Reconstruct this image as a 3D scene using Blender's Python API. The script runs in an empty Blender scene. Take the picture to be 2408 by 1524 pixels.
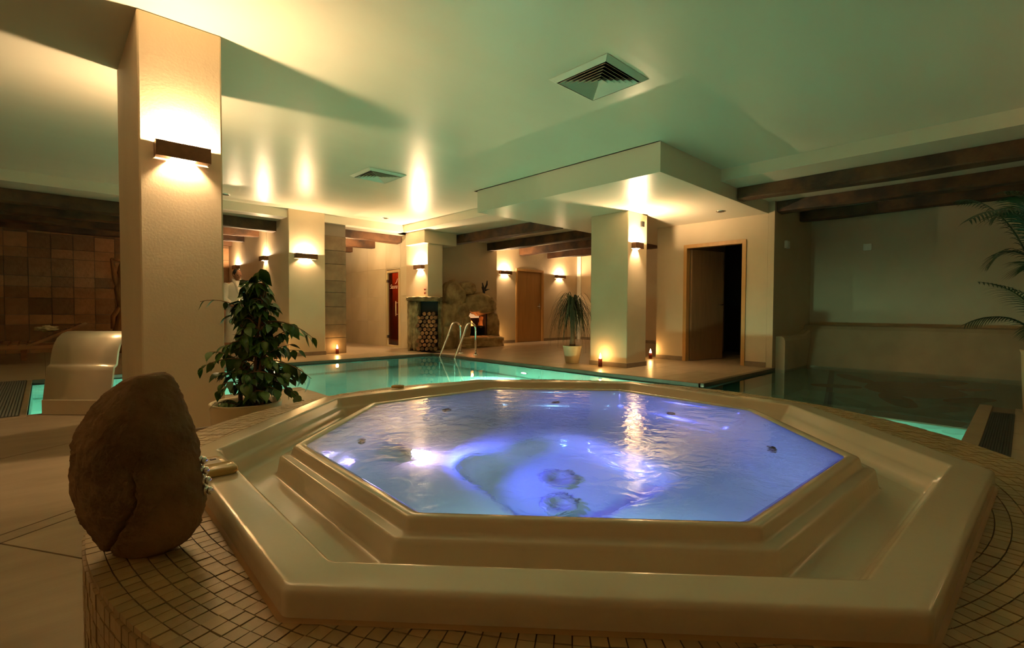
import bpy, bmesh, math, random
from mathutils import Vector, Matrix, noise
C = bpy.context.scene.collection
sc = bpy.context.scene
R = random.Random(7)
pi = math.pi

# ------------------------------------------------------------------ camera, world, exposure
cam = bpy.data.cameras.new('camera')
camo = bpy.data.objects.new('camera', cam)
C.objects.link(camo)
yaw, pitch, roll = 0.8088, 0.027, 0.0044
fwd = Vector((math.cos(yaw)*math.cos(pitch), math.sin(yaw)*math.cos(pitch), -math.sin(pitch)))
rt = Vector((math.sin(yaw), -math.cos(yaw), 0))
up = rt.cross(fwd)
r2 = rt*math.cos(roll) + up*math.sin(roll)
u2 = up*math.cos(roll) - rt*math.sin(roll)
camo.matrix_world = Matrix(((r2.x, u2.x, -fwd.x, 0), (r2.y, u2.y, -fwd.y, 0), (r2.z, u2.z, -fwd.z, 0.9), (0, 0, 0, 1)))
cam.sensor_width = 36
cam.lens = 1152.97/2408*36
cam.clip_start = 0.02
sc.camera = camo
world = bpy.data.worlds.new('world')
sc.world = world
world.use_nodes = True
world.node_tree.nodes['Background'].inputs[0].default_value = (1, .7, .4, 1)
world.node_tree.nodes['Background'].inputs[1].default_value = 0.004
sc.view_settings.view_transform = 'Standard'
sc.view_settings.look = 'None'
sc.view_settings.exposure = 1.85
sc.view_settings.gamma = 1
sc.view_settings.use_curve_mapping = False
sc.cycles.max_bounces = 7
sc.cycles.diffuse_bounces = 4
sc.cycles.glossy_bounces = 3
sc.cycles.transparent_max_bounces = 8
sc.cycles.sample_clamp_indirect = 6
sc.cycles.caustics_reflective = False
sc.cycles.caustics_refractive = False
sc.cycles.use_denoising = True

WARM = (1.0, 0.69, 0.385)
SCONCE_W = 22.0
TUB_W = 4.5
POOL_W = 115.0
POOL_C = (0.60, 1.0, 0.66)

# ------------------------------------------------------------------ materials
def mat(name, c1, c2=None, rough=.5, spec=.5, scale=6, bump=0, bscale=None, metal=0, stretch=None, detail=4,
        rnd=0, island=False, emit=None, estr=0, ramp=(.35, .65), coat=0, trans=0):
    m = bpy.data.materials.new(name)
    m.use_nodes = True
    nt = m.node_tree
    b = nt.nodes['Principled BSDF']
    b.inputs['Base Color'].default_value = (*c1, 1)
    b.inputs['Roughness'].default_value = rough
    b.inputs['Specular IOR Level'].default_value = spec
    b.inputs['Metallic'].default_value = metal
    b.inputs['Coat Weight'].default_value = coat
    if trans:
        b.inputs['Transmission Weight'].default_value = trans
    if emit:
        b.inputs['Emission Color'].default_value = (*emit, 1)
        b.inputs['Emission Strength'].default_value = estr
    tc = nt.nodes.new('ShaderNodeTexCoord')
    mp = nt.nodes.new('ShaderNodeMapping')
    nt.links.new(tc.outputs['Object'], mp.inputs[0])
    if stretch:
        mp.inputs['Scale'].default_value = stretch
    col = None
    if c2:
        n = nt.nodes.new('ShaderNodeTexNoise')
        n.inputs['Scale'].default_value = scale
        n.inputs['Detail'].default_value = detail
        nt.links.new(mp.outputs[0], n.inputs['Vector'])
        cr = nt.nodes.new('ShaderNodeValToRGB')
        cr.color_ramp.elements[0].position, cr.color_ramp.elements[1].position = ramp
        cr.color_ramp.elements[0].color = (*c1, 1)
        cr.color_ramp.elements[1].color = (*c2, 1)
        nt.links.new(n.outputs['Fac'], cr.inputs[0])
        col = cr.outputs[0]
        nt.links.new(col, b.inputs['Base Color'])
    if rnd:
        if island:
            src = nt.nodes.new('ShaderNodeNewGeometry').outputs['Random Per Island']
        else:
            src = nt.nodes.new('ShaderNodeObjectInfo').outputs['Random']
        mr = nt.nodes.new('ShaderNodeMapRange')
        mr.inputs['To Min'].default_value = 1-rnd
        mr.inputs['To Max'].default_value = 1+rnd
        nt.links.new(src, mr.inputs['Value'])
        mx = nt.nodes.new('ShaderNodeVectorMath')
        mx.operation = 'SCALE'
        if col is None:
            mx.inputs[0].default_value = c1
        else:
            nt.links.new(col, mx.inputs[0])
        nt.links.new(mr.outputs[0], mx.inputs['Scale'])
        nt.links.new(mx.outputs[0], b.inputs['Base Color'])
    if bump:
        n2 = nt.nodes.new('ShaderNodeTexNoise')
        n2.inputs['Scale'].default_value = bscale or scale*3
        n2.inputs['Detail'].default_value = detail
        nt.links.new(mp.outputs[0], n2.inputs['Vector'])
        bp = nt.nodes.new('ShaderNodeBump')
        bp.inputs['Strength'].default_value = bump
        bp.inputs['Distance'].default_value = .02
        nt.links.new(n2.outputs['Fac'], bp.inputs['Height'])
        nt.links.new(bp.outputs[0], b.inputs['Normal'])
    return m

def emit_mat(name, c, s):
    m = bpy.data.materials.new(name)
    m.use_nodes = True
    nt = m.node_tree
    nt.nodes.remove(nt.nodes['Principled BSDF'])
    e = nt.nodes.new('ShaderNodeEmission')
    e.inputs[0].default_value = (*c, 1)
    e.inputs[1].default_value = s
    nt.links.new(e.outputs[0], nt.nodes['Material Output'].inputs[0])
    return m

def water_mat(name, tint, bump, scale, rough, body=None, body_w=0, stretch=(1, 1, 1), refract=0):
    m = bpy.data.materials.new(name)
    m.use_nodes = True
    nt = m.node_tree
    nt.nodes.remove(nt.nodes['Principled BSDF'])
    tc = nt.nodes.new('ShaderNodeTexCoord')
    mp = nt.nodes.new('ShaderNodeMapping')
    mp.inputs['Scale'].default_value = stretch
    nt.links.new(tc.outputs['Object'], mp.inputs[0])
    n = nt.nodes.new('ShaderNodeTexNoise')
    n.inputs['Scale'].default_value = scale
    n.inputs['Detail'].default_value = 3
    n.inputs['Distortion'].default_value = .6
    nt.links.new(mp.outputs[0], n.inputs['Vector'])
    bp = nt.nodes.new('ShaderNodeBump')
    bp.inputs['Strength'].default_value = bump
    bp.inputs['Distance'].default_value = .02
    nt.links.new(n.outputs['Fac'], bp.inputs['Height'])
    fr = nt.nodes.new('ShaderNodeFresnel')
    fr.inputs['IOR'].default_value = 1.33
    nt.links.new(bp.outputs[0], fr.inputs['Normal'])
    tr = nt.nodes.new('ShaderNodeBsdfRefraction' if refract else 'ShaderNodeBsdfTransparent')
    tr.inputs[0].default_value = (*tint, 1)
    if refract:
        thru = nt.nodes.new('ShaderNodeBsdfTransparent')
        thru.inputs[0].default_value = (*tint, 1)
        tr.inputs['IOR'].default_value = 1.33
        tr.inputs['Roughness'].default_value = .03
        nt.links.new(bp.outputs[0], tr.inputs['Normal'])
    under = tr.outputs[0]
    if refract:
        mt = nt.nodes.new('ShaderNodeMixShader')
        mt.inputs[0].default_value = refract
        nt.links.new(thru.outputs[0], mt.inputs[1])
        nt.links.new(tr.outputs[0], mt.inputs[2])
        under = mt.outputs[0]
    if body:
        df = nt.nodes.new('ShaderNodeBsdfDiffuse')
        df.inputs[0].default_value = (*body, 1)
        mb = nt.nodes.new('ShaderNodeMixShader')
        mb.inputs[0].default_value = body_w
        nt.links.new(under, mb.inputs[1])
        nt.links.new(df.outputs[0], mb.inputs[2])
        under = mb.outputs[0]
    gl = nt.nodes.new('ShaderNodeBsdfGlossy')
    gl.inputs['Roughness'].default_value = rough
    nt.links.new(bp.outputs[0], gl.inputs['Normal'])
    mx = nt.nodes.new('ShaderNodeMixShader')
    nt.links.new(fr.outputs[0], mx.inputs[0])
    nt.links.new(under, mx.inputs[1])
    nt.links.new(gl.outputs[0], mx.inputs[2])
    nt.links.new(mx.outputs[0], nt.nodes['Material Output'].inputs[0])
    return m

def glass_mat(name, tint, rough=.02):
    m = bpy.data.materials.new(name)
    m.use_nodes = True
    nt = m.node_tree
    nt.nodes.remove(nt.nodes['Principled BSDF'])
    fr = nt.nodes.new('ShaderNodeLayerWeight')
    fr.inputs['Blend'].default_value = .12
    tr = nt.nodes.new('ShaderNodeBsdfTransparent')
    tr.inputs[0].default_value = (*tint, 1)
    gl = nt.nodes.new('ShaderNodeBsdfGlossy')
    gl.inputs['Roughness'].default_value = rough
    mx = nt.nodes.new('ShaderNodeMixShader')
    nt.links.new(fr.outputs['Facing'], mx.inputs[0])
    nt.links.new(tr.outputs[0], mx.inputs[1])
    nt.links.new(gl.outputs[0], mx.inputs[2])
    nt.links.new(mx.outputs[0], nt.nodes['Material Output'].inputs[0])
    return m

M = dict(
    wall=mat('plaster_cream', (.58, .465, .31), (.62, .505, .345), rough=.6, spec=.3, scale=2, bump=.05, bscale=60),
    ceiling=mat('satin_ceiling', (.70, .645, .51), (.73, .675, .54), rough=.32, spec=.45, scale=1.2, bump=.16, bscale=3.2, stretch=(.35, 1.6, 1)),
    skirting=mat('skirting_stone', (.20, .155, .11), (.26, .20, .14), rough=.45, scale=5),
    ledge=mat('ledge_plaster', (.40, .28, .165), (.45, .32, .19), rough=.6, scale=3),
    grout=mat('floor_grout', (.20, .16, .115), rough=.8),
    tile=mat('floor_tile', (.31, .225, .14), (.38, .285, .185), rough=.32, scale=2.2, stretch=(1, 4, 1), rnd=.05, bump=.03, bscale=20),
    pooltile=mat('pool_tile', (.33, .62, .56), (.38, .68, .61), rough=.4, scale=3),
    nosing=mat('pool_nosing', (.09, .065, .04), (.13, .09, .055), rough=.4, scale=8),
    coping=mat('pool_coping', (.27, .195, .115), (.32, .235, .145), rough=.4, scale=4),
    grate=mat('grate_plastic', (.035, .032, .03), rough=.55),
    grateL=mat('grate_grey', (.16, .15, .13), rough=.6),
    beam=mat('old_oak', (.030, .012, .004), (.13, .052, .016), rough=.7, scale=3, stretch=(1, 1, 1), bump=.6, bscale=9, detail=8),
    stonetile=mat('slate_tile', (.27, .135, .055), (.34, .18, .08), rough=.75, scale=7, rnd=.42, bump=.4, bscale=16),
    pierstone=mat('pier_stone', (.15, .10, .055), (.23, .16, .09), rough=.7, scale=4, rnd=.2, bump=.3, bscale=9),
    sauna=mat('limestone_cladding', (.60, .53, .36), (.68, .61, .44), rough=.5, scale=1.6, rnd=.04, stretch=(1, 1, .5)),
    oak=mat('door_oak', (.36, .185, .06), (.43, .225, .075), rough=.4, scale=3, stretch=(8, 8, .6)),
    oakframe=mat('door_frame_oak', (.48, .26, .085), (.55, .30, .10), rough=.4, scale=3, stretch=(8, 8, .6)),
    darkleaf=mat('door_leaf_brown', (.22, .13, .065), (.27, .16, .08), rough=.5, scale=3, stretch=(8, 8, .6)),
    pine=mat('pale_pine', (.66, .54, .30), (.72, .59, .34), rough=.4, scale=3, stretch=(8, 8, .6)),
    steel=mat('brushed_steel', (.62, .60, .56), rough=.22, metal=1),
    chrome=mat('chrome', (.85, .84, .82), rough=.06, metal=1),
    spout=mat('satin_steel_sheet', (.62, .53, .39), rough=.30, metal=.4),
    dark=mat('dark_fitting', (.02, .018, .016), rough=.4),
    bronze=mat('bronze_sconce', (.12, .055, .02), (.16, .075, .03), rough=.42, metal=.35, scale=20),
    acrylic=mat('tub_acrylic', (.70, .585, .42), (.72, .605, .44), rough=.16, spec=.5, scale=3, bump=.02, bscale=90, coat=.3),
    mosaic=mat('mosaic_stone', (.41, .27, .11), (.48, .33, .155), rough=.38, scale=9, rnd=.13, bump=.06, bscale=70),
    mosaics=mat('mosaic_stone_many', (.40, .265, .11), (.48, .33, .155), rough=.38, scale=9, rnd=.13, island=True),
    mosgrout=mat('mosaic_grout', (.22, .135, .055), rough=.8),
    bead=mat('sealant_bead', (.42, .24, .08), rough=.5),
    boulder=mat('river_boulder', (.17, .10, .05), (.36, .22, .115), rough=.85, spec=.25, scale=9, bump=.55, bscale=55, detail=10),
    crack=mat('boulder_crack', (.012, .008, .005), rough=.9),
    caramel=mat('cream_plastic', (.62, .43, .14), (.66, .46, .16), rough=.25, scale=3, coat=.4),
    keypad=mat('keypad_grey', (.42, .33, .25), (.50, .40, .31), rough=.4, scale=30),
    pot=mat('cream_pot', (.66, .54, .33), (.70, .58, .36), rough=.35, scale=3),
    soil=mat('soil', (.035, .02, .01), (.07, .04, .02), rough=.95, scale=30, bump=1),
    bark=mat('bark', (.17, .10, .05), (.25, .15, .08), rough=.8, scale=12, bump=.5),
    stake=mat('cane_stake', (.45, .21, .06), (.52, .26, .08), rough=.6, scale=14),
    leaf=mat('ficus_leaf', (.040, .11, .014), (.085, .19, .028), rough=.32, spec=.5, scale=3, rnd=.4),
    leafmany=mat('ficus_leaf_many', (.040, .11, .014), (.085, .19, .028), rough=.32, spec=.5, scale=3, rnd=.4, island=True),
    strand=mat('ponytail_leaf', (.030, .040, .012), (.05, .06, .02), rough=.5, scale=3, rnd=.3, island=True),
    palm=mat('palm_leaf', (.020, .045, .016), (.035, .07, .025), rough=.45, scale=3),
    rock=mat('fireplace_rock', (.27, .175, .075), (.54, .38, .18), rough=.85, scale=5, bump=1, bscale=12, detail=8),
    rock2=mat('niche_rock', (.20, .14, .06), (.46, .36, .19), rough=.85, scale=7, bump=1, bscale=14, detail=8),
    bark2=mat('log_bark', (.07, .035, .015), (.12, .06, .03), rough=.9, scale=15, bump=.6),
    logend=mat('log_end', (.34, .17, .075), (.22, .10, .04), rough=.8, scale=8, rnd=.5),
    black=mat('black_iron', (.012, .011, .01), rough=.5),
    panel=mat('stove_panel', (.62, .45, .26), rough=.5, emit=(1, .62, .3), estr=.15),
    red=mat('red_plastic', (.42, .06, .03), rough=.4),
    redglass=mat('red_candle_glass', (.16, .022, .012), rough=.15),
    white=mat('white_plastic', (.85, .83, .74), rough=.4),
    ventm=mat('vent_enamel', (.62, .58, .46), rough=.4),
    robe=mat('white_terry', (.74, .70, .62), (.80, .76, .68), rough=.95, scale=60, bump=.4),
    skin=mat('skin', (.40, .20, .115), rough=.5),
    hair=mat('dark_hair', (.015, .011, .009), rough=.6),
    wood=mat('lounger_teak', (.26, .105, .035), (.34, .145, .05), rough=.5, scale=4, stretch=(.6, 8, 8)),
    drift=mat('driftwood', (.20, .075, .02), (.32, .13, .04), rough=.7, scale=5, bump=.6, stretch=(3, 3, .6)),
    towel=mat('towel', (.50, .40, .24), (.6, .5, .3), rough=.95, scale=40),
    turtle=mat('mosaic_motif', (.16, .055, .03), (.22, .13, .05), rough=.4, scale=14, ramp=(.45, .55)),
    blueline=mat('blue_mosaic_line', (.012, .03, .14), rough=.4),
    saunaglass=glass_mat('bronze_glass', (.62, .24, .12)),
    frost=mat('frosted_print', (.75, .62, .50), rough=.7),
    saunawood=mat('sauna_wood', (.30, .10, .04), (.38, .14, .055), rough=.6, scale=3, stretch=(8, 8, .6)),
    bulb=emit_mat('lamp_bulb', (1, .72, .38), 40),
    lens=emit_mat('lamp_diffuser', (1, .80, .50), 20),
    flame=emit_mat('flame', (1, .62, .22), 22),
    fire=emit_mat('fire', (1, .16, .03), 2.2),
    poolbulb=emit_mat('pool_lamp_lens', (.85, 1, .90), 60),
    tubbulb=emit_mat('tub_lamp_lens', (.72, .62, 1), 45),
    poolwater=water_mat('pool_water', (.80, .97, .92), .05, 2.2, .012, refract=.6),
    tubwater=water_mat('tub_water', (.80, .90, 1), .07, 22, .05, body=(.38, .50, .66), body_w=.10, refract=.97),
)

# ------------------------------------------------------------------ mesh builder
class MB:
    def __init__(s):
        s.v, s.f, s.sm = [], [], []
    def add(s, vs, fs, smooth=False):
        o = len(s.v)
        s.v += [tuple(v) for v in vs]
        s.f += [tuple(i+o for i in f) for f in fs]
        s.sm += [smooth]*len(fs)
        return s
    def box(s, x0, x1, y0, y1, z0, z1):
        v = [(x, y, z) for x in (x0, x1) for y in (y0, y1) for z in (z0, z1)]
        return s.add(v, [(0, 1, 3, 2), (4, 6, 7, 5), (0, 4, 5, 1), (2, 3, 7, 6), (0, 2, 6, 4), (1, 5, 7, 3)])
    def obox(s, c, u, w, n, hu, hw, hn):
        c, u, w, n = Vector(c), Vector(u).normalized(), Vector(w).normalized(), Vector(n).normalized()
        v = [c+u*a*hu+w*b*hw+n*d*hn for a in (-1, 1) for b in (-1, 1) for d in (-1, 1)]
        return s.add(v, [(0, 1, 3, 2), (4, 6, 7, 5), (0, 4, 5, 1), (2, 3, 7, 6), (0, 2, 6, 4), (1, 5, 7, 3)])
    def quad(s, *p):
        return s.add(p, [tuple(range(len(p)))])
    def prism(s, poly, z0, z1, smooth=False):
        n = len(poly)
        v = [(x, y, z0) for x, y in poly]+[(x, y, z1) for x, y in poly]
        f = [tuple(range(n-1, -1, -1)), tuple(range(n, 2*n))]
        s.add(v, f)
        return s.add(v, [(i, (i+1) % n, n+(i+1) % n, n+i) for i in range(n)], smooth)
    def loft(s, rings, closed=True, cap0=False, cap1=False, smooth=True):
        n = len(rings[0])
        v = [p for r in rings for p in r]
        f = []
        for k in range(len(rings)-1):
            for i in range(n if closed else n-1):
                j = (i+1) % n
                f.append((k*n+i, k*n+j, (k+1)*n+j, (k+1)*n+i))
        if cap0:
            f.append(tuple(range(n-1, -1, -1)))
        if cap1:
            f.append(tuple((len(rings)-1)*n+i for i in range(n)))
        return s.add(v, f, smooth)
    def lathe(s, prof, c=(0, 0, 0), n=32, smooth=True, cap0=False, cap1=False):
        rings = [[(c[0]+r*math.cos(2*pi*i/n), c[1]+r*math.sin(2*pi*i/n), c[2]+z) for i in range(n)] for r, z in prof]
        return s.loft(rings, True, cap0, cap1, smooth)
    def tube(s, path, rad, n=8, caps=True):
        P = [Vector(p) for p in path]
        rr = rad if isinstance(rad, (list, tuple)) else [rad]*len(P)
        rings = []
        ref = None
        for i, p in enumerate(P):
            t = (P[min(i+1, len(P)-1)]-P[max(i-1, 0)]).normalized()
            if ref is None:
                ref = t.orthogonal().normalized()
            a = (ref-t*ref.dot(t))
            if a.length < 1e-5:
                a = t.orthogonal()
            a.normalize()
            ref = a
            b = t.cross(a)
            rings.append([p+(a*math.cos(2*pi*k/n)+b*math.sin(2*pi*k/n))*rr[i] for k in range(n)])
        return s.loft(rings, True, caps, caps)
    def blob(s, c, rad, seed=0, amp=.12, fr=1.6, sub=3, flat=None, fine=0):
        bm = bmesh.new()
        bmesh.ops.create_icosphere(bm, subdivisions=sub, radius=1)
        off = Vector((seed*3.7, seed*1.3, seed*2.1))
        for v in bm.verts:
            d = v.co.copy()
            k = 1+amp*noise.noise(d*fr+off)*2+fine*noise.noise(d*fr*4+off)
            if flat:
                p = flat
                e = (abs(d.x)**p+abs(d.y)**p+abs(d.z)**p)**(-1/p)
                k *= e
            v.co = Vector((d.x*k*rad[0]+c[0], d.y*k*rad[1]+c[1], d.z*k*rad[2]+c[2]))
        bm.verts.index_update()
        s.add([v.co for v in bm.verts], [[v.index for v in f.verts] for f in bm.faces], True)
        bm.free()
        return s
    def build(s, name, m, parent=None, bevel=0, bseg=2, sub=0, loc=None, recalc=True):
        me = bpy.data.meshes.new(name)
        o = bpy.data.objects.new(name, me)
        C.objects.link(o)
        off = Vector((0, 0, 0))
        if parent is not None:
            o.parent = parent
            off = wloc(parent)
            if loc is not None:
                o.location = Vector(loc)-off
                off = Vector(loc)
        elif loc is not None:
            o.location = loc
            off = Vector(loc)
        me.from_pydata([tuple(Vector(v)-off) for v in s.v], [], s.f)
        me.polygons.foreach_set('use_smooth', s.sm)
        if recalc:
            bm = bmesh.new()
            bm.from_mesh(me)
            bmesh.ops.remove_doubles(bm, verts=bm.verts, dist=1e-5)
            bmesh.ops.recalc_face_normals(bm, faces=bm.faces)
            bm.to_mesh(me)
            bm.free()
        me.materials.append(m)
        if bevel:
            b = o.modifiers.new('bevel', 'BEVEL')
            b.width = bevel
            b.segments = bseg
            b.limit_method = 'ANGLE'
            b.angle_limit = math.radians(40)
        if sub:
            q = o.modifiers.new('sub', 'SUBSURF')
            q.levels = q.render_levels = sub
        return o

def wloc(o):
    p = Vector((0, 0, 0))
    while o is not None:
        p += o.location
        o = o.parent
    return p

def tag(o, label=None, cat=None, group=None, kind=None):
    if label: o['label'] = label
    if cat: o['category'] = cat
    if group: o['group'] = group
    if kind: o['kind'] = kind
    return o

def thing(name, label, cat, loc=(0, 0, 0), group=None):
    o = bpy.data.objects.new(name, None)
    C.objects.link(o)
    o.location = loc
    o.empty_display_size = .1
    return tag(o, label, cat, group)

def struct(o):
    o['kind'] = 'structure'
    return o

def copy_tree(o, parent=None):
    c = o.copy()
    C.objects.link(c)
    if parent is not None:
        c.parent = parent
    for ch in [x for x in bpy.data.objects if x.parent == o]:
        copy_tree(ch, c)
    return c

def light(name, kind, loc, energy, color, parent=None, radius=.02, rot=None, spot=None, blend=.5):
    l = bpy.data.lights.new(name, kind)
    l.energy = energy
    l.color = color
    if kind == 'AREA':
        l.size = radius
    else:
        l.shadow_soft_size = radius
    if kind == 'SPOT':
        l.spot_size = spot
        l.spot_blend = blend
    o = bpy.data.objects.new(name, l)
    C.objects.link(o)
    if parent is not None:
        o.parent = parent
        o.location = Vector(loc)-wloc(parent)
    else:
        o.location = loc
    if rot is not None:
        o.rotation_euler = Vector(rot).to_track_quat('-Z', 'Y').to_euler()
    return o

# ------------------------------------------------------------------ setting
H, HL, HS = 2.826, 2.668, 2.481           # ceiling, lowered ceiling over the edges, soffit
CX0, CY1 = 5.93, 9.78                     # limits of the high ceiling
# floor slabs under the tiles
fl = MB()
for x0, x1, y0, y1 in [(-5, 2.14, -4, 5.8), (-5, -.12, 5.8, 8.6), (-5, 6.2, 8.6, 14), (5.9, 12.5, 8.6, 9.95), (5.9, 8.454, 2.8, 8.6),
                       (8.454, 12.5, 2.8, 8.6), (2.14, 6.6, -1.8, .28), (6.6, 10.5, -1.8, -1.5)]:
    fl.box(x0, x1, y0, y1, -.25, -.006)
floor = struct(fl.build('floor', M['grout']))
tag(floor, 'beige stone tiled floor around the pool', 'floor')

def clip(poly, x0, x1, y0, y1):
    for ax, val, keep in ((0, x0, 1), (0, x1, -1), (1, y0, 1), (1, y1, -1)):
        out = []
        for i in range(len(poly)):
            a, b = poly[i], poly[(i+1) % len(poly)]
            da, db = (a[ax]-val)*keep, (b[ax]-val)*keep
            if da >= 0: out.append(a)
            if (da > 0 > db) or (da < 0 < db):
                t = da/(da-db)
                out.append((a[0]+(b[0]-a[0])*t, a[1]+(b[1]-a[1])*t))
        poly = out
        if len(poly) < 3: return None
    return poly

def lay_tiles(reg, su, sv, org, ang=0, rows=None, gap=.004, skip=None):
    x0, x1, y0, y1 = reg
    ca, sa = math.cos(ang), math.sin(ang)
    def span(vals_step, lo, hi):
        a = math.floor(lo/vals_step)*vals_step
        r = []
        while a < hi:
            r.append((a, a+vals_step)); a += vals_step
        return r
    cs = [((x-org[0])*ca+(y-org[1])*sa, -(x-org[0])*sa+(y-org[1])*ca) for x in (x0, x1) for y in (y0, y1)]
    us = span(su, min(c[0] for c in cs), max(c[0] for c in cs))
    vs = rows or span(sv, min(c[1] for c in cs), max(c[1] for c in cs))
    for (a, b) in us:
        for (c, d) in vs:
            p = [(a+gap/2, c+gap/2), (b-gap/2, c+gap/2), (b-gap/2, d-gap/2), (a+gap/2, d-gap/2)]
            p = [(org[0]+u*ca-v*sa, org[1]+u*sa+v*ca) for u, v in p]
            p = clip(p, x0, x1, y0, y1)
            if not p: continue
            cx, cy = sum(q[0] for q in p)/len(p), sum(q[1] for q in p)/len(p)
            if skip and skip(cx, cy): continue
            MB().prism(p, -.006, 0).build('tile', M['tile'], floor, loc=(cx, cy, 0))
rows = [(-2.5+1.25*i, -1.25+1.25*i) for i in range(-3, 2)]+[(0, .085), (.085, 1.335), (1.335, 2.585), (2.585, 3.835), (3.835, 5.085), (5.085, 6.4), (6.4, 8)]
lay_tiles((-2.4, 2.14, -1.2, 5.8), 1.9, 1.25, (-.136, 2.694), math.radians(31.3), rows, gap=.008)
lay_tiles((5.9, 8.454, 2.8, 9.3), .62, .62, (5.9, 2.8))
lay_tiles((8.454, 12.4, 4.87, 9.95), .62, .62, (5.9, 2.8))
lay_tiles((-.9, 6.2, 8.6, 13.9), .9, .9, (0, 8.6))
lay_tiles((-1.6, -.45, 5.8, 8.6), .9, .9, (0, 5.8))
lay_tiles((2.14, 6.6, -1.2, .05), .62, .62, (2.14, .05-.62*3))
lay_tiles((8.454, 10.5, 2.9, 4.85), .9, .9, (8.454, 2.9))

# pool basin
pb = MB()
D, DS, W = -1.35, -.45, -.036
def wallq(ax, c, a0, a1, z0, z1):
    if ax == 'x': pb.quad((c, a0, z0), (c, a1, z0), (c, a1, z1), (c, a0, z1))
    else: pb.quad((a0, c, z0), (a1, c, z0), (a1, c, z1), (a0, c, z1))
pb.quad((-.12, 5.8, D), (5.9, 5.8, D), (5.9, 8.6, D), (-.12, 8.6, D))
pb.quad((2.14, .28, D), (5.9, .28, D), (5.9, 5.8, D), (2.14, 5.8, D))
wallq('x', -.12, 5.8, 8.6, D, -.006); wallq('y', 8.6, -.12, 5.9, D, -.006); wallq('x', 5.9, 2.8, 8.6, D, -.006)
wallq('y', 5.8, -.12, 2.14, D, -.006); wallq('x', 2.14, .28, 5.8, D, -.006); wallq('y', .28, 2.14, 5.9, D, -.006)
wallq('x', 5.9, .28, 2.8, D, DS)
pb.quad((5.9, .28, DS), (10.4, .28, DS), (10.4, 2.8, DS), (5.9, 2.8, DS))
wallq('y', 2.8, 5.9, 8.6, DS, -.006); wallq('y', .28, 5.9, 6.6, DS, -.006)
wallq('x', 6.6, -1.5, .28, DS, -.006); wallq('y', -1.5, 6.6, 10.4, DS, -.006)
pb.quad((6.6, -1.5, DS), (10.4, -1.5, DS), (10.4, .28, DS), (6.6, .28, DS))
pool = tag(struct(pb.build('pool_basin', M['pooltile'], recalc=False)), 'sunken teal tiled swimming pool basin', 'pool')
# coping strips and nosings of the pool edge
def trim(name, x0, x1, y0, y1, z0, z1, m, bevel=.004):
    return struct(MB().box(x0, x1, y0, y1, z0, z1).build(name, m, bevel=bevel))
trim('trim_1', 5.885, 5.94, 2.8, 8.6, -.045, .003, M['nosing'])
trim('trim_2', -.12, 5.94, 8.585, 8.64, -.045, .003, M['nosing'])
trim('trim_3', 5.94, 8.44, 2.755, 2.83, -.045, .003, M['nosing'])
trim('trim_4', 2.16, 6.62, .2, .295, -.06, .005, M['coping'])
trim('trim_5', 5.82, 6.10, .29, 2.75, -.49, -.42, M['coping'])     # sill between deep and shallow water
trim('trim_6', -.12, 2.14, 5.75, 5.8, -.06, .004, M['coping'])
trim('trim_7', -.165, -.12, 5.8, 8.6, -.06, .004, M['coping'])
# water
pw = MB()
pw.quad((-.12, 5.8, W), (2.14, 5.8, W), (5.885, 5.8, W), (5.885, 8.585, W), (-.12, 8.585, W))
pw.quad((2.14, .295, W), (5.885, .295, W), (5.885, 5.8, W), (2.14, 5.8, W))
pw.quad((6.6, -1.5, W), (10.4, -1.5, W), (10.4, .295, W), (6.6, .295, W))
pw.quad((5.885, .295, W), (10.4, .295, W), (10.4, 2.755, W), (5.885, 2.755, W))
tag(pw.build('pool_water', M['poolwater'], recalc=False), 'still teal water filling the swimming pool', 'water', kind='stuff')

# walls
def wall(name, x0, x1, y0, y1, z0, z1, m='wall', label=None):
    o = struct(MB().box(x0, x1, y0, y1, z0, z1).build(name, M[m]))
    if label: tag(o, label, 'wall')
    return o
wall('wall_far', -5, 6.2, 13.9, 14.05, 0, 2.7)
wall('wall_corridor', 3.385, 3.5, 11.0, 13.9, 0, HL)
wall('wall_fireplace', 6.6, 8.78, 9.8, 10.1, 0, HL)
# lamp wall with a doorway
dw = MB()
dw.box(8.78, 9.66, 9.95, 10.1, 0, HL).box(10.76, 12.5, 9.95, 10.1, 0, HL).box(9.66, 10.76, 9.95, 10.1, 2.08, HL)
struct(dw.build('wall_back', M['wall']))
wall('wall_east', 12.4, 12.55, 4.8, 9.95, 0, HL)
trim('trim_8', 12.36, 12.42, 9.80, 9.95, 0, HL, M['white'])
# wall with the open door
ow = MB()
ow.box(8.454, 8.58, 2.896, 3.285, 0, HS).box(8.454, 8.58, 4.265, 4.867, 0, HS).box(8.454, 8.58, 3.285, 4.265, 2.06, HS)
struct(ow.build('wall_right', M['wall']))
wall('wall_room_side', 8.58, 12.5, 4.74, 4.867, 0, HS)
wall('wall_alcove_side', 8.455, 12.5, 2.80, 2.895, -.2, HL)
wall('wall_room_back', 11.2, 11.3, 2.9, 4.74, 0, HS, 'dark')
wall('wall_alcove_back', 10.38, 10.5, -4, 2.8, -.25, HL)
wall('wall_south', -2.4, 10.5, -1.95, -1.8, 0, H)
wall('wall_west', -2.55, -2.4, -1.95, 14, 0, H)
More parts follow.
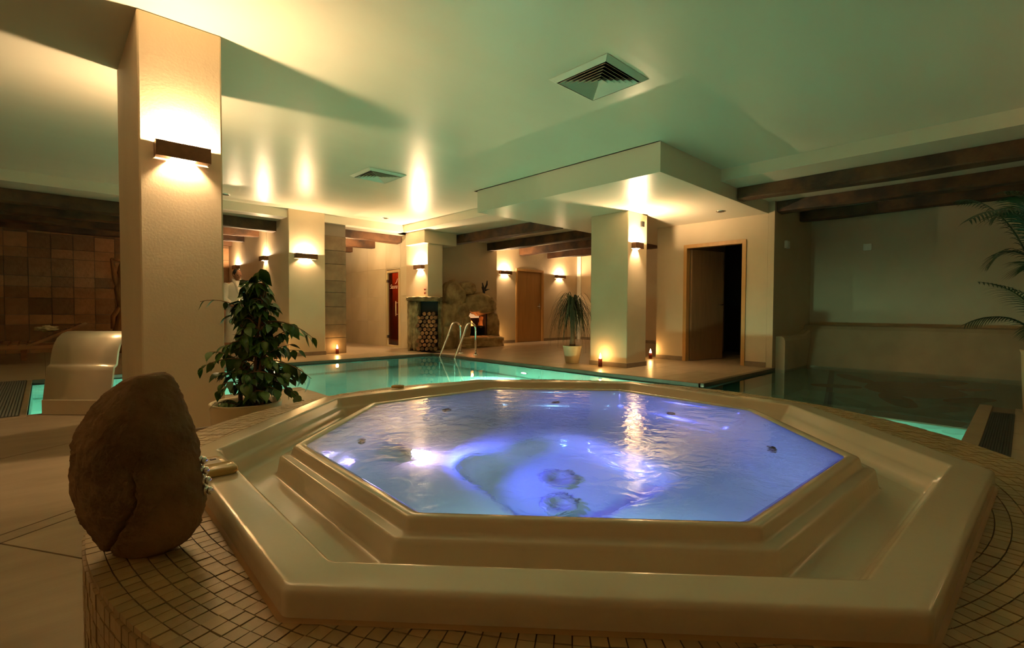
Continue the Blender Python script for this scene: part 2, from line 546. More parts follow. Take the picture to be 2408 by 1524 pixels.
# ceilings
ce = MB()
ce.box(-5, CX0, -4, CY1, H, H+.1).box(CX0, 6.668, -4, 2.896, H, H+.1)
ce.box(5.05, 6.668, 2.896, 6.2, H, H+.1)
struct(tag(ce.build('ceiling', M['ceiling']), 'pale satin ceiling over the pool and hot tub', 'ceiling'))
lo = MB()
lo.box(-5, 6.3, CY1, 14, HL, H+.1).box(CX0, 12.5, 2.9, 10.1, HL, H+.1).box(6.668, 10.5, -4, 2.9, HL, H+.1)
struct(tag(lo.build('ceiling_lower', M['ceiling']), 'lower ceiling band that carries the oak beams', 'ceiling'))
so = MB()
so.box(5.075, 12.5, 2.896, 6.138, HS, H+.05)
struct(tag(so.build('ceiling_soffit', M['ceiling'], bevel=.003), 'boxed soffit hanging over the square pillar and open door', 'ceiling'))

# pillars
def pillar(label, x0, x1, y0, y1, z1, z0=0, skirt=True, bev=.012, m='wall'):
    o = struct(MB().box(x0, x1, y0, y1, z0, z1).build('pillar', M[m], bevel=bev))
    tag(o, label, 'pillar')
    if skirt:
        MB().box(x0-.012, x1+.012, y0-.012, y1+.012, 0, .075).build('skirting', M['skirting'], o, bevel=.004)
    return o
pillar('large cream pillar with a wall lamp beside the potted ficus', .454, .935, 3.966, 5.10, H)
pillar('cream pillar with a wall lamp behind the far pool edge', 3.385, 4.09, 9.72, 11.0, H)
p4 = pillar('square pillar standing by the pool with a candle at its foot', 6.65, 7.21, 4.34, 5.06, HS)
pillar('corner pillar with a bright lamp above the firewood niche', 6.16, 6.56, 9.16, 10.06, HL, z0=1.2, skirt=False)
bl = MB().box(6.05, 6.93, 9.13, 9.9, 2.385, HL)
struct(bl.build('trim_9', M['wall'], bevel=.006))
# stone clad pier
pr = struct(tag(MB().box(4.095, 4.585, 9.865, 10.4, 0, HL).build('pillar', M['grout']), 'stone clad pier beside the sauna corridor', 'pillar'))
z = 0
for i, h in enumerate([.33, .27, .36, .30, .24, .34, .28, .30]):
    h = min(h, HL-z)
    w = R.uniform(-.004, .006)
    MB().box(4.092, 4.59, 9.85-w, 9.90, z+.004, z+h-.004).build('stone', M['pierstone'], pr, bevel=.008, loc=(4.34, 9.86, z+h/2))
    z += h
    if z >= HL-.01: break

# skirtings
def base(name, x0, x1, y0, y1):
    struct(MB().box(x0, x1, y0, y1, 0, .08).build(name, M['skirting'], bevel=.004))
base('baseboard_back', 8.78, 9.6, 9.935, 9.95)
base('baseboard_back', 10.82, 12.4, 9.935, 9.95)
base('baseboard_east', 12.385, 12.4, 4.9, 9.93)
base('baseboard_right', 8.44, 8.454, 4.32, 4.867)
base('baseboard_right', 8.44, 8.454, 2.896, 3.23)
base('baseboard_corridor', 3.37, 3.385, 11.02, 13.9)

# slate tiled wall at the far left
ws = struct(tag(MB().box(-1.6, 3.38, 13.86, 13.9, 0, HL).build('wall_slate', M['grout']), 'wall clad with brown and grey slate tiles', 'wall'))
x = -1.58
cols = []
while x < 3.3:
    cols.append((x, min(x+.34, 3.38))); x += .34
hs = [.22, .36, .20, .34, .23, .21, .37, .2, .3, .24]
for (a, b) in cols:
    z = .0
    for h in hs:
        if z > 2.6: break
        p = R.uniform(0, .012)
        MB().box(a+.004, b-.004, 13.84-p, 13.862, z+.004, min(z+h, HL)-.004).build('tile', M['stonetile'], ws, loc=((a+b)/2, 13.85, z+h/2))
        z += h

# sauna wall with limestone panels and a glass door
sw = MB()
sw.box(6.2, 6.35, 10.06, 10.40, 0, HL).box(6.2, 6.35, 11.02, 13.9, 0, HL).box(6.2, 6.35, 10.40, 11.02, 1.90, HL)
saw = struct(tag(sw.build('wall_sauna', M['sauna']), 'pale limestone clad wall around the sauna door', 'wall'))
ys = [10.07, 10.36, 11.06, 12.0, 12.95, 13.9]
for i in range(len(ys)-1):
    for (a, b) in [(0, .62), (.62, 1.24), (1.24, 1.93), (1.93, HL)]:
        if i == 1 and a < 1.9: continue
        MB().box(6.19, 6.201, ys[i]+.002, ys[i+1]-.002, a+.002, b-.002).build('panel', M['sauna'], saw, bevel=.002, loc=(6.195, (ys[i]+ys[i+1])/2, (a+b)/2))

# ------------------------------------------------------------------ doors
def door_frame(name, ax, c, a0, a1, z1, w, dep, m, parent=None):
    b = MB()
    f = lambda p0, p1, za, zb: b.box(c-dep, c+.10, p0, p1, za, zb) if ax == 'x' else b.box(p0, p1, c-dep, c+.10, za, zb)
    f(a0-w, a0, 0, z1+w); f(a1, a1+w, 0, z1+w); f(a0, a1, z1, z1+w)
    return b.build(name, m, parent, bevel=.004)
d1 = struct(tag(thing('door_1', '', '', (8.454, 3.77, 0)), 'oak framed door standing ajar onto a dark room', 'door'))
door_frame('frame', 'x', 8.454, 3.29, 4.26, 2.04, .065, .022, M['oakframe'], d1)
a = math.radians(14)
u = Vector((math.cos(a), -math.sin(a), 0)); n = Vector((math.sin(a), math.cos(a), 0))
lf = MB().obox(Vector((8.56, 4.235, 1.02))+u*.44, u, n, (0, 0, 1), .44, .02, 1.01).build('door_leaf', M['darkleaf'], d1, bevel=.003)
hd = Vector((8.56, 4.235, 1.03))+u*.81-n*.02
MB().tube([hd, hd-n*.045, hd-n*.05-u*.03, hd-n*.05-u*.12], .009).build('handle', M['steel'], lf)
d2 = struct(tag(thing('door_2', '', '', (10.2, 9.95, 0)), 'closed oak door between two wall lamps', 'door'))
door_frame('frame', 'y', 9.95, 9.70, 10.72, 2.03, .065, .02, M['oakframe'], d2)
lf = MB().box(9.70, 10.72, 9.975, 10.015, .005, 2.03).build('door_leaf', M['oak'], d2, bevel=.003)
MB().tube([(10.63, 9.975, 1.03), (10.63, 9.93, 1.03), (10.60, 9.925, 1.03), (10.50, 9.925, 1.03)], .009).build('handle', M['steel'], lf)
MB().box(10.61, 10.65, 9.968, 9.976, .95, 1.12).build('lock_plate', M['steel'], lf)
d3 = struct(tag(thing('door_3', '', '', (6.2, 10.72, 0)), 'narrow bronze glass sauna door with white lettering', 'door'))
door_frame('frame', 'x', 6.2, 10.45, 10.97, 1.82, .06, .02, M['pine'], d3)
MB().box(6.17, 6.26, 10.45, 10.97, 0, .045).build('threshold', M['pine'], d3, bevel=.003)
gl = MB().box(6.215, 6.223, 10.455, 10.965, .05, 1.815).build('glass_pane', M['saunaglass'], d3)
MB().tube([(6.16, 10.53, .76), (6.16, 10.53, 1.12)], .012).tube([(6.16, 10.53, .80), (6.215, 10.53, .80)], .008).tube([(6.16, 10.53, 1.08), (6.215, 10.53, 1.08)], .008).build('handle', M['pine'], d3)
for zz in (.25, 1.62):
    MB().box(6.17, 6.215, 10.93, 10.99, zz-.035, zz+.035).build('hinge', M['steel'], d3, bevel=.004)
tx = bpy.data.curves.new('lettering', 'FONT')
tx.body = 'Sauna'; tx.size = .15; tx.extrude = .001; tx.shear = .3; tx.align_x = 'CENTER'
to = bpy.data.objects.new('lettering', tx)
C.objects.link(to)
to.parent = d3
to.matrix_local = Matrix(((0, 0, -1, .012), (-1, 0, 0, 0), (0, 1, 0, 1.43), (0, 0, 0, 1)))
tx.materials.append(M['frost'])
lfb = MB()
for s0, s1, z0, z1 in ((10.60, 10.53, 1.55, 1.68), (10.66, 10.55, 1.54, 1.60)):
    pts = []
    for i in range(9):
        t = i/8; w = .018*math.sin(pi*t)
        pts.append((s0+(s1-s0)*t, z0+(z1-z0)*t, w))
    lfb.add([(6.212, y+w*.8, z+w*.3) for y, z, w in pts]+[(6.212, y-w*.8, z-w*.3) for y, z, w in pts],
            [(i, i+1, 10+i, 9+i) for i in range(8)])
lfb.build('emblem', M['frost'], d3)
# little of the sauna cabin seen through the glass
wall('wall_cabin', 7.3, 7.4, 10.2, 13.8, 0, 2.2, 'saunawood')
wall('wall_cabin_end', 6.35, 7.3, 10.2, 10.25, 0, 2.2, 'saunawood')
bn = thing('sauna_bench', 'dark slatted bench inside the sauna behind the glass door', 'bench', (7.0, 10.75, 0))
for i in range(4):
    MB().box(6.75+i*.13, 6.86+i*.13, 10.27, 11.6, .42, .445).build('slat', M['saunawood'], bn, bevel=.003)
for yy in (10.35, 11.5):
    MB().box(6.76, 7.25, yy-.03, yy+.03, 0, .42).build('support', M['saunawood'], bn)

# ------------------------------------------------------------------ oak beams
def beam(x0, x1, y0, y1, z0, z1, label, seed=0):
    # hewn beam: cross-section wanders a little along its length
    rings = []
    along_x = (x1-x0) > (y1-y0)
    n = 26
    L = (x1-x0) if along_x else (y1-y0)
    for i in range(n+1):
        t = i/n
        w = lambda k: noise.noise(Vector((t*L*1.1+seed*5.3, k*3.1, seed)))*.028
        hw = ((y1-y0) if along_x else (x1-x0))/2
        cc = ((y0+y1) if along_x else (x0+x1))/2
        sec = [(-hw+w(0), z0+.02+w(1)), (-hw+.02+w(2), z0+w(3)), (hw-.02+w(4), z0+w(5)), (hw+w(6), z0+.02+w(7)), (hw+w(8), z1), (-hw+w(9), z1)]
        if along_x: rings.append([(x0+L*t, cc+p, z) for p, z in sec])
        else: rings.append([(cc+p, y0+L*t, z) for p, z in sec])
    o = MB().loft(rings, True, True, True, smooth=False).build('ceiling_beam', M['beam'])
    return struct(tag(o, label, 'beam'))
ZB = HL-.004
beam(7.19, 7.43, -2, 2.88, 2.49, ZB, 'dark oak ceiling beam over the alcove, the one nearest the soffit', 1)
beam(8.52, 8.76, -2, 2.79, 2.50, ZB, 'dark oak ceiling beam over the alcove, middle of the three', 2)
beam(9.66, 9.88, -2, 2.79, 2.50, ZB, 'dark oak ceiling beam over the alcove, closest to the back wall', 3)
beam(7.02, 7.24, 6.15, 9.78, 2.47, ZB, 'oak ceiling beam running into the fireplace wall', 4)
beam(8.45, 8.68, 6.15, 9.93, 2.47, ZB, 'oak ceiling beam meeting the corner beside the fireplace', 5)
beam(9.75, 9.97, 6.15, 9.93, 2.47, ZB, 'oak ceiling beam ending above the closed oak door', 6)
beam(10.92, 11.14, 6.15, 9.93, 2.47, ZB, 'oak ceiling beam ending above the second wall lamp by the door', 7)
for i, (y, l) in enumerate([(10.37, 'first'), (11.45, 'second'), (12.53, 'third'), (13.55, 'last')]):
    beam(-2.39, 3.38, y-.0, y+.22, 2.46, ZB, f'{l} oak beam from the pool over the slate-walled lounge', 8+i)
for i, (y, l) in enumerate([(10.31, 'first'), (11.6, 'second'), (12.87, 'third'), (13.62, 'last')]):
    beam(4.6 if y < 10.5 else 4.1, 6.19, y, y+.22, 2.50, ZB, f'{l} oak beam from the pool over the sauna corridor', 14+i)

# ------------------------------------------------------------------ wall lamps
def sconce(c, nrm, label, wd=.30, ht=.095, dp=.09, k=1.0):
    """c: point on the wall at the lamp's middle, nrm: axis out of the wall"""
    n = Vector(nrm); c = Vector(c); u = Vector((-n.y, n.x, 0))
    t = thing('wall_lamp', label, 'lamp', c, 'bronze wall lamps')
    b = MB()
    Z = (0, 0, 1)
    b.obox(c+n*(dp-.004), u, Z, n, wd/2, ht/2, .004)
    for s in (-1, 1):
        b.obox(c+n*(dp/2)+u*s*(wd/2-.004), u, Z, n, .004, ht/2, dp/2)
    for s in (-1, 1):
        b.obox(c+n*(dp/2)+u*s*(wd*.36)-Vector((0, 0, ht*.46)), u, n, Z, wd*.135, dp/2-.004, .002)
    b.build('housing', M['bronze'], t, bevel=.0015, bseg=1)
    MB().obox(c+n*.003, u, Z, n, .05, ht*.3, .003).build('back_plate', M['bronze'], t)
    q = c+n*dp*.5
    MB().tube([q-u*.045+Vector((0, 0, .0)), q+u*.045+Vector((0, 0, .0))], .007).build('bulb', M['bulb'], t)
    MB().obox(c+n*dp*.5-Vector((0, 0, ht*.40)), u, n, Z, wd*.36, .004, .002).build('diffuser', M['lens'], t)
    light('lamp_light', 'POINT', q+Vector((0, 0, ht*.34)), SCONCE_W*k, WARM, t, radius=.02)
    return t
sconce((.69, 3.966, 1.945), (0, -1, 0), 'bronze wall lamp on the large pillar beside the ficus', wd=.31, ht=.10, k=1.5)
sconce((.69, 5.10, 1.945), (0, 1, 0), 'bronze wall lamp on the rear of the large pillar', wd=.31, ht=.10)
sconce((3.70, 9.72, 1.94), (0, -1, 0), 'bronze wall lamp on the pillar behind the far pool edge', wd=.42, k=1.0)
sconce((6.16, 9.45, 1.875), (-1, 0, 0), 'bronze wall lamp on the corner pillar above the firewood', wd=.32, k=2.6)
sconce((9.20, 9.95, 1.95), (0, -1, 0), 'bronze wall lamp between fireplace and oak door', wd=.42)
sconce((11.5, 9.95, 1.95), (0, -1, 0), 'bronze wall lamp on the far side of the closed oak door', wd=.42)
sconce((6.86, 4.34, 1.945), (0, -1, 0), 'bronze wall lamp on the side of the square pillar facing the alcove', wd=.22, k=1.8)
sconce((3.385, 11.04, 1.97), (-1, 0, 0), 'bronze wall lamp above the ficus on the corridor wall', wd=.32, k=.8)
sconce((3.385, 13.1, 1.91), (-1, 0, 0), 'bronze wall lamp on the corridor wall over the head of the man', wd=.32, k=.8)
wall('wall_sauna_opposite', 4.45, 4.6, 10.4, 13.9, 0, HL, 'pierstone')
sconce((4.6, 11.3, 1.95), (1, 0, 0), 'bronze wall lamp opposite the sauna door', k=3.5)
sconce((6.35, 12.3, 1.6), (1, 0, 0), 'added lamp hidden inside the sauna cabin', k=2.5)  # added so the bronze glass door does not go black
sconce((5.2, -1.8, 1.95), (0, 1, 0), 'bronze wall lamp on the wall beside the tall palm, outside the picture', k=.45)
sconce((-2.4, 1.6, 1.95), (1, 0, 0), 'added fill lamp on the wall behind the boulder, out of view', k=.5)  # added fill for the boulder and foreground, no fixture seen there

# ------------------------------------------------------------------ ceiling fittings
def vent(x0, x1, y0, y1, z, label):
    t = thing('ceiling_vent', label, 'vent', ((x0+x1)/2, (y0+y1)/2, z))
    cx, cy = (x0+x1)/2, (y0+y1)/2
    hw = (x1-x0)/2
    def ring(h, w, za, zb, zc=None):
        # square sloping louver: outer edge at za, inner at zb
        o = [(cx+sx*h, cy+sy*h, za) for sx, sy in ((-1, -1), (1, -1), (1, 1), (-1, 1))]
        i = [(cx+sx*(h-w), cy+sy*(h-w), zb) for sx, sy in ((-1, -1), (1, -1), (1, 1), (-1, 1))]
        o2 = [(a, b, c+.003) for a, b, c in o]; i2 = [(a, b, c+.003) for a, b, c in i]
        return MB().loft([o, i, i2, o2, o], True, smooth=False)
    MB().box(x0+.02, x1-.02, y0+.02, y1-.02, z-.002, z-.0005).build('backing', M['black'], t)
    ring(hw, .045, z-.004, z-.030).build('frame', M['ventm'], t)
    h = hw-.06
    while h > .03:
        ring(h, .034, z-.034, z-.006).build('louver', M['ventm'], t)
        h -= .036
    return t
vent(3.07, 3.655, 2.20, 2.785, H, 'large square louvred vent in the ceiling over the hot tub')
vent(3.19, 3.77, 6.14, 6.72, H, 'smaller looking square louvred vent in the ceiling over the pool')
def downlight(x, y, z, label):
    t = thing('ceiling_spot', label, 'downlight', (x, y, z))
    MB().lathe([(.075, 0), (.075, -.006), (.055, -.010), (.05, -.004)], (x, y, z), 20).build('trim_ring', M['steel'], t)
    MB().lathe([(.052, -.003), (.0, -.003)], (x, y, z), 20, smooth=False).build('lens', M['dark'], t)
downlight(7.735, 3.354, HS, 'recessed round downlight in the soffit before the open door')
downlight(5.19, 9.30, H, 'recessed round downlight near the corner of the high ceiling')
downlight(2.22, 9.29, H, 'recessed round downlight beside the large pillar top')
s = thing('wall_sensor', 'small black sensor box high on the square pillar', 'sensor', (7.04, 4.335, 2.31))
MB().box(7.005, 7.075, 4.305, 4.34, 2.27, 2.355).build('body', M['black'], s, bevel=.004)
MB().box(7.02, 7.06, 4.302, 4.306, 2.29, 2.325).build('lens', M['dark'], s)
s = thing('wall_switch', 'small white square switch on the alcove side wall', 'switch', (8.99, 2.80, 2.02))
for nm, x, lab in (('a', 0, 0),):
    MB().box(8.92, 9.06, 2.755, 2.80, 1.96, 2.085).build('plate', M['white'], s, bevel=.006)
    MB().box(8.94, 9.04, 2.747, 2.757, 1.98, 2.065).build('rocker', M['white'], s, bevel=.003)
s = thing('wall_switch', 'small white square switch on the alcove back wall', 'switch', (10.38, 1.92, 2.03))
MB().box(10.35, 10.38, 1.865, 1.985, 1.975, 2.09).build('plate', M['white'], s, bevel=.006)
MB().box(10.345, 10.351, 1.885, 1.965, 1.995, 2.07).build('rocker', M['white'], s, bevel=.003)

# ------------------------------------------------------------------ alcove ledge
lg = MB()
prof = [(2.80, -.5), (2.66, -.5), (2.66, .43), (2.675, .48), (2.71, .505), (2.80, .505)]
lg.loft([[(8.6, y, z) for y, z in prof], [(9.7, y, z) for y, z in prof], [(10.3, y, z+(.15 if z > .3 else 0)) for y, z in prof]], True, True, True, smooth=False)
struct(tag(lg.build('trim_10', M['wall'], bevel=.004), 'low rounded wall ledge along the shallow pool', 'ledge'))
lg = MB()
prof = [(10.38, -.5), (9.55, -.5), (10.02, .60), (10.06, .655), (10.12, .67), (10.38, .67)]
lg.loft([[(x, -1.79, z) for x, z in prof], [(x, 2.80, z) for x, z in prof]], True, True, True, smooth=False)
struct(tag(lg.build('trim_11', M['ledge'], bevel=.01), 'sloping ledge along the alcove back wall', 'ledge'))
# mosaic picture and line on the shallow floor
mo = MB()
def flat(pts, z=DS+.004):
    mo.prism(pts, DS, z)
def ell(cx, cy, a, b, ang, n=18, wob=.12, seed=0):
    r = []
    for i in range(n):
        t = 2*pi*i/n
        k = 1+wob*noise.noise(Vector((math.cos(t)*2, math.sin(t)*2, seed)))
        x, y = a*k*math.cos(t), b*k*math.sin(t)
        r.append((cx+x*math.cos(ang)-y*math.sin(ang), cy+x*math.sin(ang)+y*math.cos(ang)))
    return r
tt = thing('floor_mosaic', 'reddish brown turtle shaped mosaic under the shallow water', 'mosaic', (8.0, 1.2, DS))
for nm, a in (('shell', (8.1, 1.0, .75, .50, .2)), ('head', (7.7, 1.75, .30, .17, 2.0)), ('flipper', (7.05, 1.0, .50, .15, .35)), ('flipper', (8.75, 1.75, .5, .15, .6)),
              ('flipper', (7.6, .42, .35, .14, -.5)), ('flipper', (9.05, .75, .4, .16, -.4)), ('tail', (8.6, .45, .25, .09, -.7))):
    MB().prism(ell(*a, seed=a[0]), DS, DS+.005).build(nm, M['turtle'], tt)
ln = MB()
ln.prism([(6.12, 1.50), (6.14, 1.43), (9.6, 2.20), (9.58, 2.27)], DS, DS+.004)
tag(ln.build('pool_line', M['blueline']), 'thin dark blue line across the shallow pool floor', 'marking')

# ------------------------------------------------------------------ overflow grates
def grate(x0, x1, y0, y1, n, along, label, m):
    t = thing('overflow_grate', label, 'grate', ((x0+x1)/2, (y0+y1)/2, 0))
    MB().box(x0, x1, y0, y1, -.006, .0015).build('tray', M['black'], t)
    for i in range(n):
        if along == 'x':
            w = (y1-y0)/n
            MB().box(x0, x1, y0+w*i+w*.18, y0+w*(i+1)-w*.18, -.001, .008).build('slat', m, t)
        else:
            w = (x1-x0)/n
            MB().box(x0+w*i+w*.18, x0+w*(i+1)-w*.18, y0, y1, -.001, .008).build('slat', m, t)
    return t
grate(2.16, 6.2, .045, .195, 11, 'x', 'black ridged overflow grate between hot tub and tall palm pot', M['grate'])
grate(-.42, -.17, 5.8, 8.62, 12, 'y', 'grey overflow grate left of the steel spout', M['grateL'])

# ------------------------------------------------------------------ hot tub
TC = Vector((.986, .840, 0)); TA = math.radians(20.5)
def octring(r, z, rc=.03, nc=6, ne=4, f=None):
    pts = []
    q = pi/8
    for k in range(8):
        a = TA+k*pi/4
        cdist = r-rc/math.cos(q)
        cx, cy = cdist*math.cos(a), cdist*math.sin(a)
        for i in range(nc):
            b = a-q+2*q*i/(nc-1)
            pts.append((cx+rc*math.cos(b), cy+rc*math.sin(b)))
        a2 = a+pi/4
        e0 = pts[-1]
        e1 = (cdist*math.cos(a2)+rc*math.cos(a2-q), cdist*math.sin(a2)+rc*math.sin(a2-q))
        for i in range(1, ne+1):
            t = i/(ne+1)
            pts.append((e0[0]+(e1[0]-e0[0])*t, e0[1]+(e1[1]-e0[1])*t))
    return [(TC.x+x, TC.y+y, z) for x, y in pts]
def roundring(r, z, lobe=0, mix=1.0):
    base = octring(.6, z, .05)
    out = []
    for (x, y, zz) in base:
        a = math.atan2(y-TC.y, x-TC.x)
        rr = r*(1+lobe*math.cos(4*(a-TA-.3)))
        out.append((TC.x+rr*math.cos(a), TC.y+rr*math.sin(a), z))
    return out
tub = thing('hot_tub', 'cream octagonal hot tub with blue lit water', 'hot tub', (TC.x, TC.y, .566))
prof_t = [(.862, .560, .018), (.862, .592, .018), (.862, .597, .018), (.8608, .6010, .018), (.8580, .6036, .018), (.8545, .6045, .02), (.850, .6046, .02),
          (.804, .6046, .022), (.800, .6045, .022), (.7965, .6032, .022), (.794, .600, .022), (.786, .580, .024), (.778, .574, .024), (.772, .570, .024), (.766, .556, .024), (.762, .547, .024), (.754, .5415, .024), (.748, .541, .024),
          (.698, .5405, .022), (.692, .5405, .022), (.687, .542, .02), (.685, .547, .02), (.6805, .572, .016), (.6795, .5768, .016), (.6772, .5795, .016), (.674, .5806, .016),
          (.6605, .5808, .016), (.6575, .5818, .016), (.6560, .584, .015), (.6525, .596, .013), (.6510, .599, .013), (.6485, .6010, .013), (.645, .6016, .014), (.633, .6008, .022), (.626, .598, .028), (.618, .588, .036),
          (.605, .54, .06), (.592, .42, .09), (.575, .345, .11), (.54, .30, .14), (.47, .265, .16)]
rings = [octring(*p) for p in prof_t]
rings += [roundring(.34, .252, .08), roundring(.275, .246, .10), roundring(.25, .235, .10), roundring(.235, .19, .10), roundring(.215, .145, .08), roundring(.18, .132, .04), roundring(.03, .13, 0)]
MB().loft(rings, True, False, True).build('shell', M['acrylic'], tub)
def disc_fit(c, nrm, r, m, name, parent, th=.008, n=20):
    c = Vector(c); nv = Vector(nrm).normalized(); u = nv.orthogonal().normalized(); w = nv.cross(u)
    rr = [[c+(u*math.cos(2*pi*i/n)+w*math.sin(2*pi*i/n))*rad+nv*h for i in range(n)] for rad, h in ((r, 0), (r, th*.6), (r*.85, th), (r*.5, th*.9), (r*.45, th*.4), (.001, th*.4))]
    return MB().loft(rr, True, False, True).build(name, m, parent)
for k in range(8):
    a = TA+pi/8+k*pi/4
    rr = .588*math.cos(pi/8)
    disc_fit((TC.x+rr*math.cos(a), TC.y+rr*math.sin(a), .40), (-math.cos(a), -math.sin(a), .05), .017, M['bronze'], 'jet', tub)
disc_fit((1.02, .88, .131), (0, 0, 1), .055, M['keypad'], 'drain', tub)
disc_fit((.92, .79, .134), (0, 0, 1), .05, M['keypad'], 'drain', tub)
# underwater tub lamp on the slope of a far left seat
la = Vector((.735, 1.165, .275))
ldir = Vector((.62, -.62, .48))
disc_fit(la, ldir, .028, M['steel'], 'lamp_ring', tub)
disc_fit(la+ldir*.010, ldir, .021, M['tubbulb'], 'lamp_lens', tub, th=.004)
light('tub_light', 'SPOT', la+Vector((.03, -.04, .03)), TUB_W*1.7, (.055, .085, 1), tub, radius=.02, rot=(.75, -.70, .10), spot=2.3, blend=.7)
light('tub_light', 'POINT', la+ldir.normalized()*.035, TUB_W*.03, (.40, .22, 1), tub, radius=.012)
# added fill lamp on the near seat back, hidden under the front lip
lb = Vector((.60, .47, .40)); bdir = Vector((.72, .69, .1))
disc_fit(lb, bdir, .028, M['steel'], 'lamp_ring', tub)
disc_fit(lb+bdir*.008, bdir, .021, M['tubbulb'], 'lamp_lens', tub, th=.004)
light('tub_light', 'SPOT', lb+bdir*.04, TUB_W*.5, (.20, .66, 1), tub, radius=.02, rot=(.72, .69, -.12), spot=2.7, blend=.6)
wt = MB().add(octring(.630, .598, .026), [tuple(range(80))]).build('tub_water', M['tubwater'], recalc=False)
tag(wt, 'rippled blue water filling the octagonal hot tub', 'water', kind='stuff')

# tiled round platform
RP = 1.014
PC = Vector((1.045, .865, 0))
pf = thing('tub_platform', 'round platform clad in small beige mosaic tiles under the hot tub', 'platform', (PC.x, PC.y, 0))
bodyb = MB().lathe([(RP-.006, -.005), (RP-.006, .560), (RP-.012, .5655)], (PC.x, PC.y, 0), 96)
an_ = [2*pi*i/96 for i in range(96)]
bodyb.loft([[(PC.x+(RP-.012)*math.cos(a), PC.y+(RP-.012)*math.sin(a), .5672) for a in an_], [(TC.x+.778*math.cos(a), TC.y+.778*math.sin(a), .5672) for a in an_], [(TC.x+.778*math.cos(a), TC.y+.778*math.sin(a), 0) for a in an_]], True, smooth=False)
bodyb.build('body', M['mosgrout'], pf)
pit = .019
cand = []
nring = 19
for i in range(nring):
    r = RP-.004-pit*(i+.5)
    n = round(2*pi*(RP-.025-.076*(i//4))/pit)
    for k in range(n):
        a = 2*pi*(k+.5*(i % 2)*0)/n
        px, py = r*math.cos(a)+PC.x-TC.x, r*math.sin(a)+PC.y-TC.y
        if max(px*math.cos(TA+pi/8+j*pi/4)+py*math.sin(TA+pi/8+j*pi/4) for j in range(8)) < .858*math.cos(pi/8)-.006:
            continue
        cand.append(('t', a, r, .5665, 2*pi*r/n-.0015))
ns = round(2*pi*RP/pit)
for j in range(29):
    for k in range(ns):
        cand.append(('s', 2*pi*k/ns, RP-.005, .010+j*.0194, 2*pi*RP/ns-.0015))
def tilebox(mb, kind, a, r, z, w, jit=0):
    c, s_ = math.cos(a), math.sin(a)
    rad, tan, upv = Vector((c, s_, 0)), Vector((-s_, c, 0)), Vector((0, 0, 1))
    p = Vector((PC.x+r*c, PC.y+r*s_, z))
    if kind == 't': mb.obox(p+upv*(jit), rad, tan, upv, .0088, w/2, .0034)
    else: mb.obox(p+rad*jit, upv, tan, rad, .0090, w/2, .0034)
eye = Vector((0, 0, .9))
def near(cn):
    kind, a, r, z, w = cn
    p = Vector((PC.x+r*math.cos(a), PC.y+r*math.sin(a), z))-eye
    d = p.dot(fwd)
    if d < .1: return 99
    if abs(p.dot(r2)/d) > 1.045 or abs(p.dot(u2)/d) > .662: return 50+d
    if kind == 's' and (math.cos(a)*p.x+math.sin(a)*p.y) > 0: return 40+d
    return d
cand.sort(key=near)
rest = MB()
for i, cn in enumerate(cand):
    if i < 290:
        kind, a, r, z, w = cn
        b = MB(); tilebox(b, kind, a, r, z, w, R.uniform(-.0006, .0006))
        b.build('mosaic_tile', M['mosaic'], pf, recalc=False, loc=(PC.x+r*math.cos(a), PC.y+r*math.sin(a), z))
    else:
        tilebox(rest, *cn, R.uniform(-.0006, .0006))
o = rest.build('mosaic_tiles', M['mosaics'], pf, recalc=False)
o['kind'] = 'stuff'
# cement bead where tub meets the tiles
MB().loft([octring(.8675, .5702, .02), octring(.8655, .5722, .02), octring(.860, .5735, .02)], True).build('seal_bead', M['bead'], pf)

# boulder with chrome taps
bo = thing('boulder', 'large brown river boulder standing on the platform edge', 'boulder', (.085, .835, .568))
bm = bmesh.new()
bmesh.ops.create_icosphere(bm, subdivisions=6, radius=1)
rv = Vector((.7234, -.6904, 0)); fv = Vector((.6904, .7234, 0))
def sil(z):   # left and right extent of the outline for height 0..1
    tab = [(0, -.020, .034), (.02, -.036, .046), (.05, -.050, .058), (.14, -.062, .076), (.25, -.075, .081), (.41, -.081, .077), (.54, -.082, .069), (.70, -.073, .060), (.83, -.055, .050), (.92, -.034, .043), (.98, -.010, .037), (1.0, .006, .028)]
    for (a, l0, r0), (b, l1, r1) in zip(tab, tab[1:]):
        if z <= b:
            t = (z-a)/(b-a)
            return l0+(l1-l0)*t, r0+(r1-r0)*t
    return tab[-1][1:]
bc = Vector((.093, .829, 0))
for v in bm.verts:
    d = v.co.copy()
    zz = .5+.5*math.sin(math.asin(max(-1, min(1, d.z)))*.999)
    zt = zz
    l, r_ = sil(zt)
    hr = math.hypot(d.x, d.y)
    rim = math.sqrt(max(1e-6, 1-d.z*d.z))
    s1 = d.x/rim if rim > 1e-3 else 0
    t1 = d.y/rim if rim > 1e-3 else 0
    side = (l+r_)/2+s1*(r_-l)/2
    dep = t1*.060*math.sqrt(max(0, 1-(2*zt-1)**2*.85))
    k = 1+.05*noise.noise(d*2.2)
    nz = noise.noise(d*9)*.0022+noise.noise(d*24)*.0012
    # crack running down the front
    p = bc+rv*(side*k+nz)+fv*(dep*k+nz)
    zw = .569+zt*.243
    if t1 < 0:
        cx = .012+.020*(1-zt)*0+.018*math.sin((zt-.1)*5.2)-.035*max(0, .32-zt)/.32
        if zt < .55:
            g = abs(side-cx-.003*noise.noise(Vector((0, 0, zt*30))))
            dd = max(0, 1-g/(.0022+.006*max(0, .42-zt)))*min(1, (.55-zt)*6)
            p += fv*dd*.012
    v.co = (p.x, p.y, zw)
bm.verts.index_update()
mb = MB().add([v.co for v in bm.verts], [[v.index for v in f.verts] for f in bm.faces], True)
bm.free()
mb.build('stone', M['boulder'], bo)
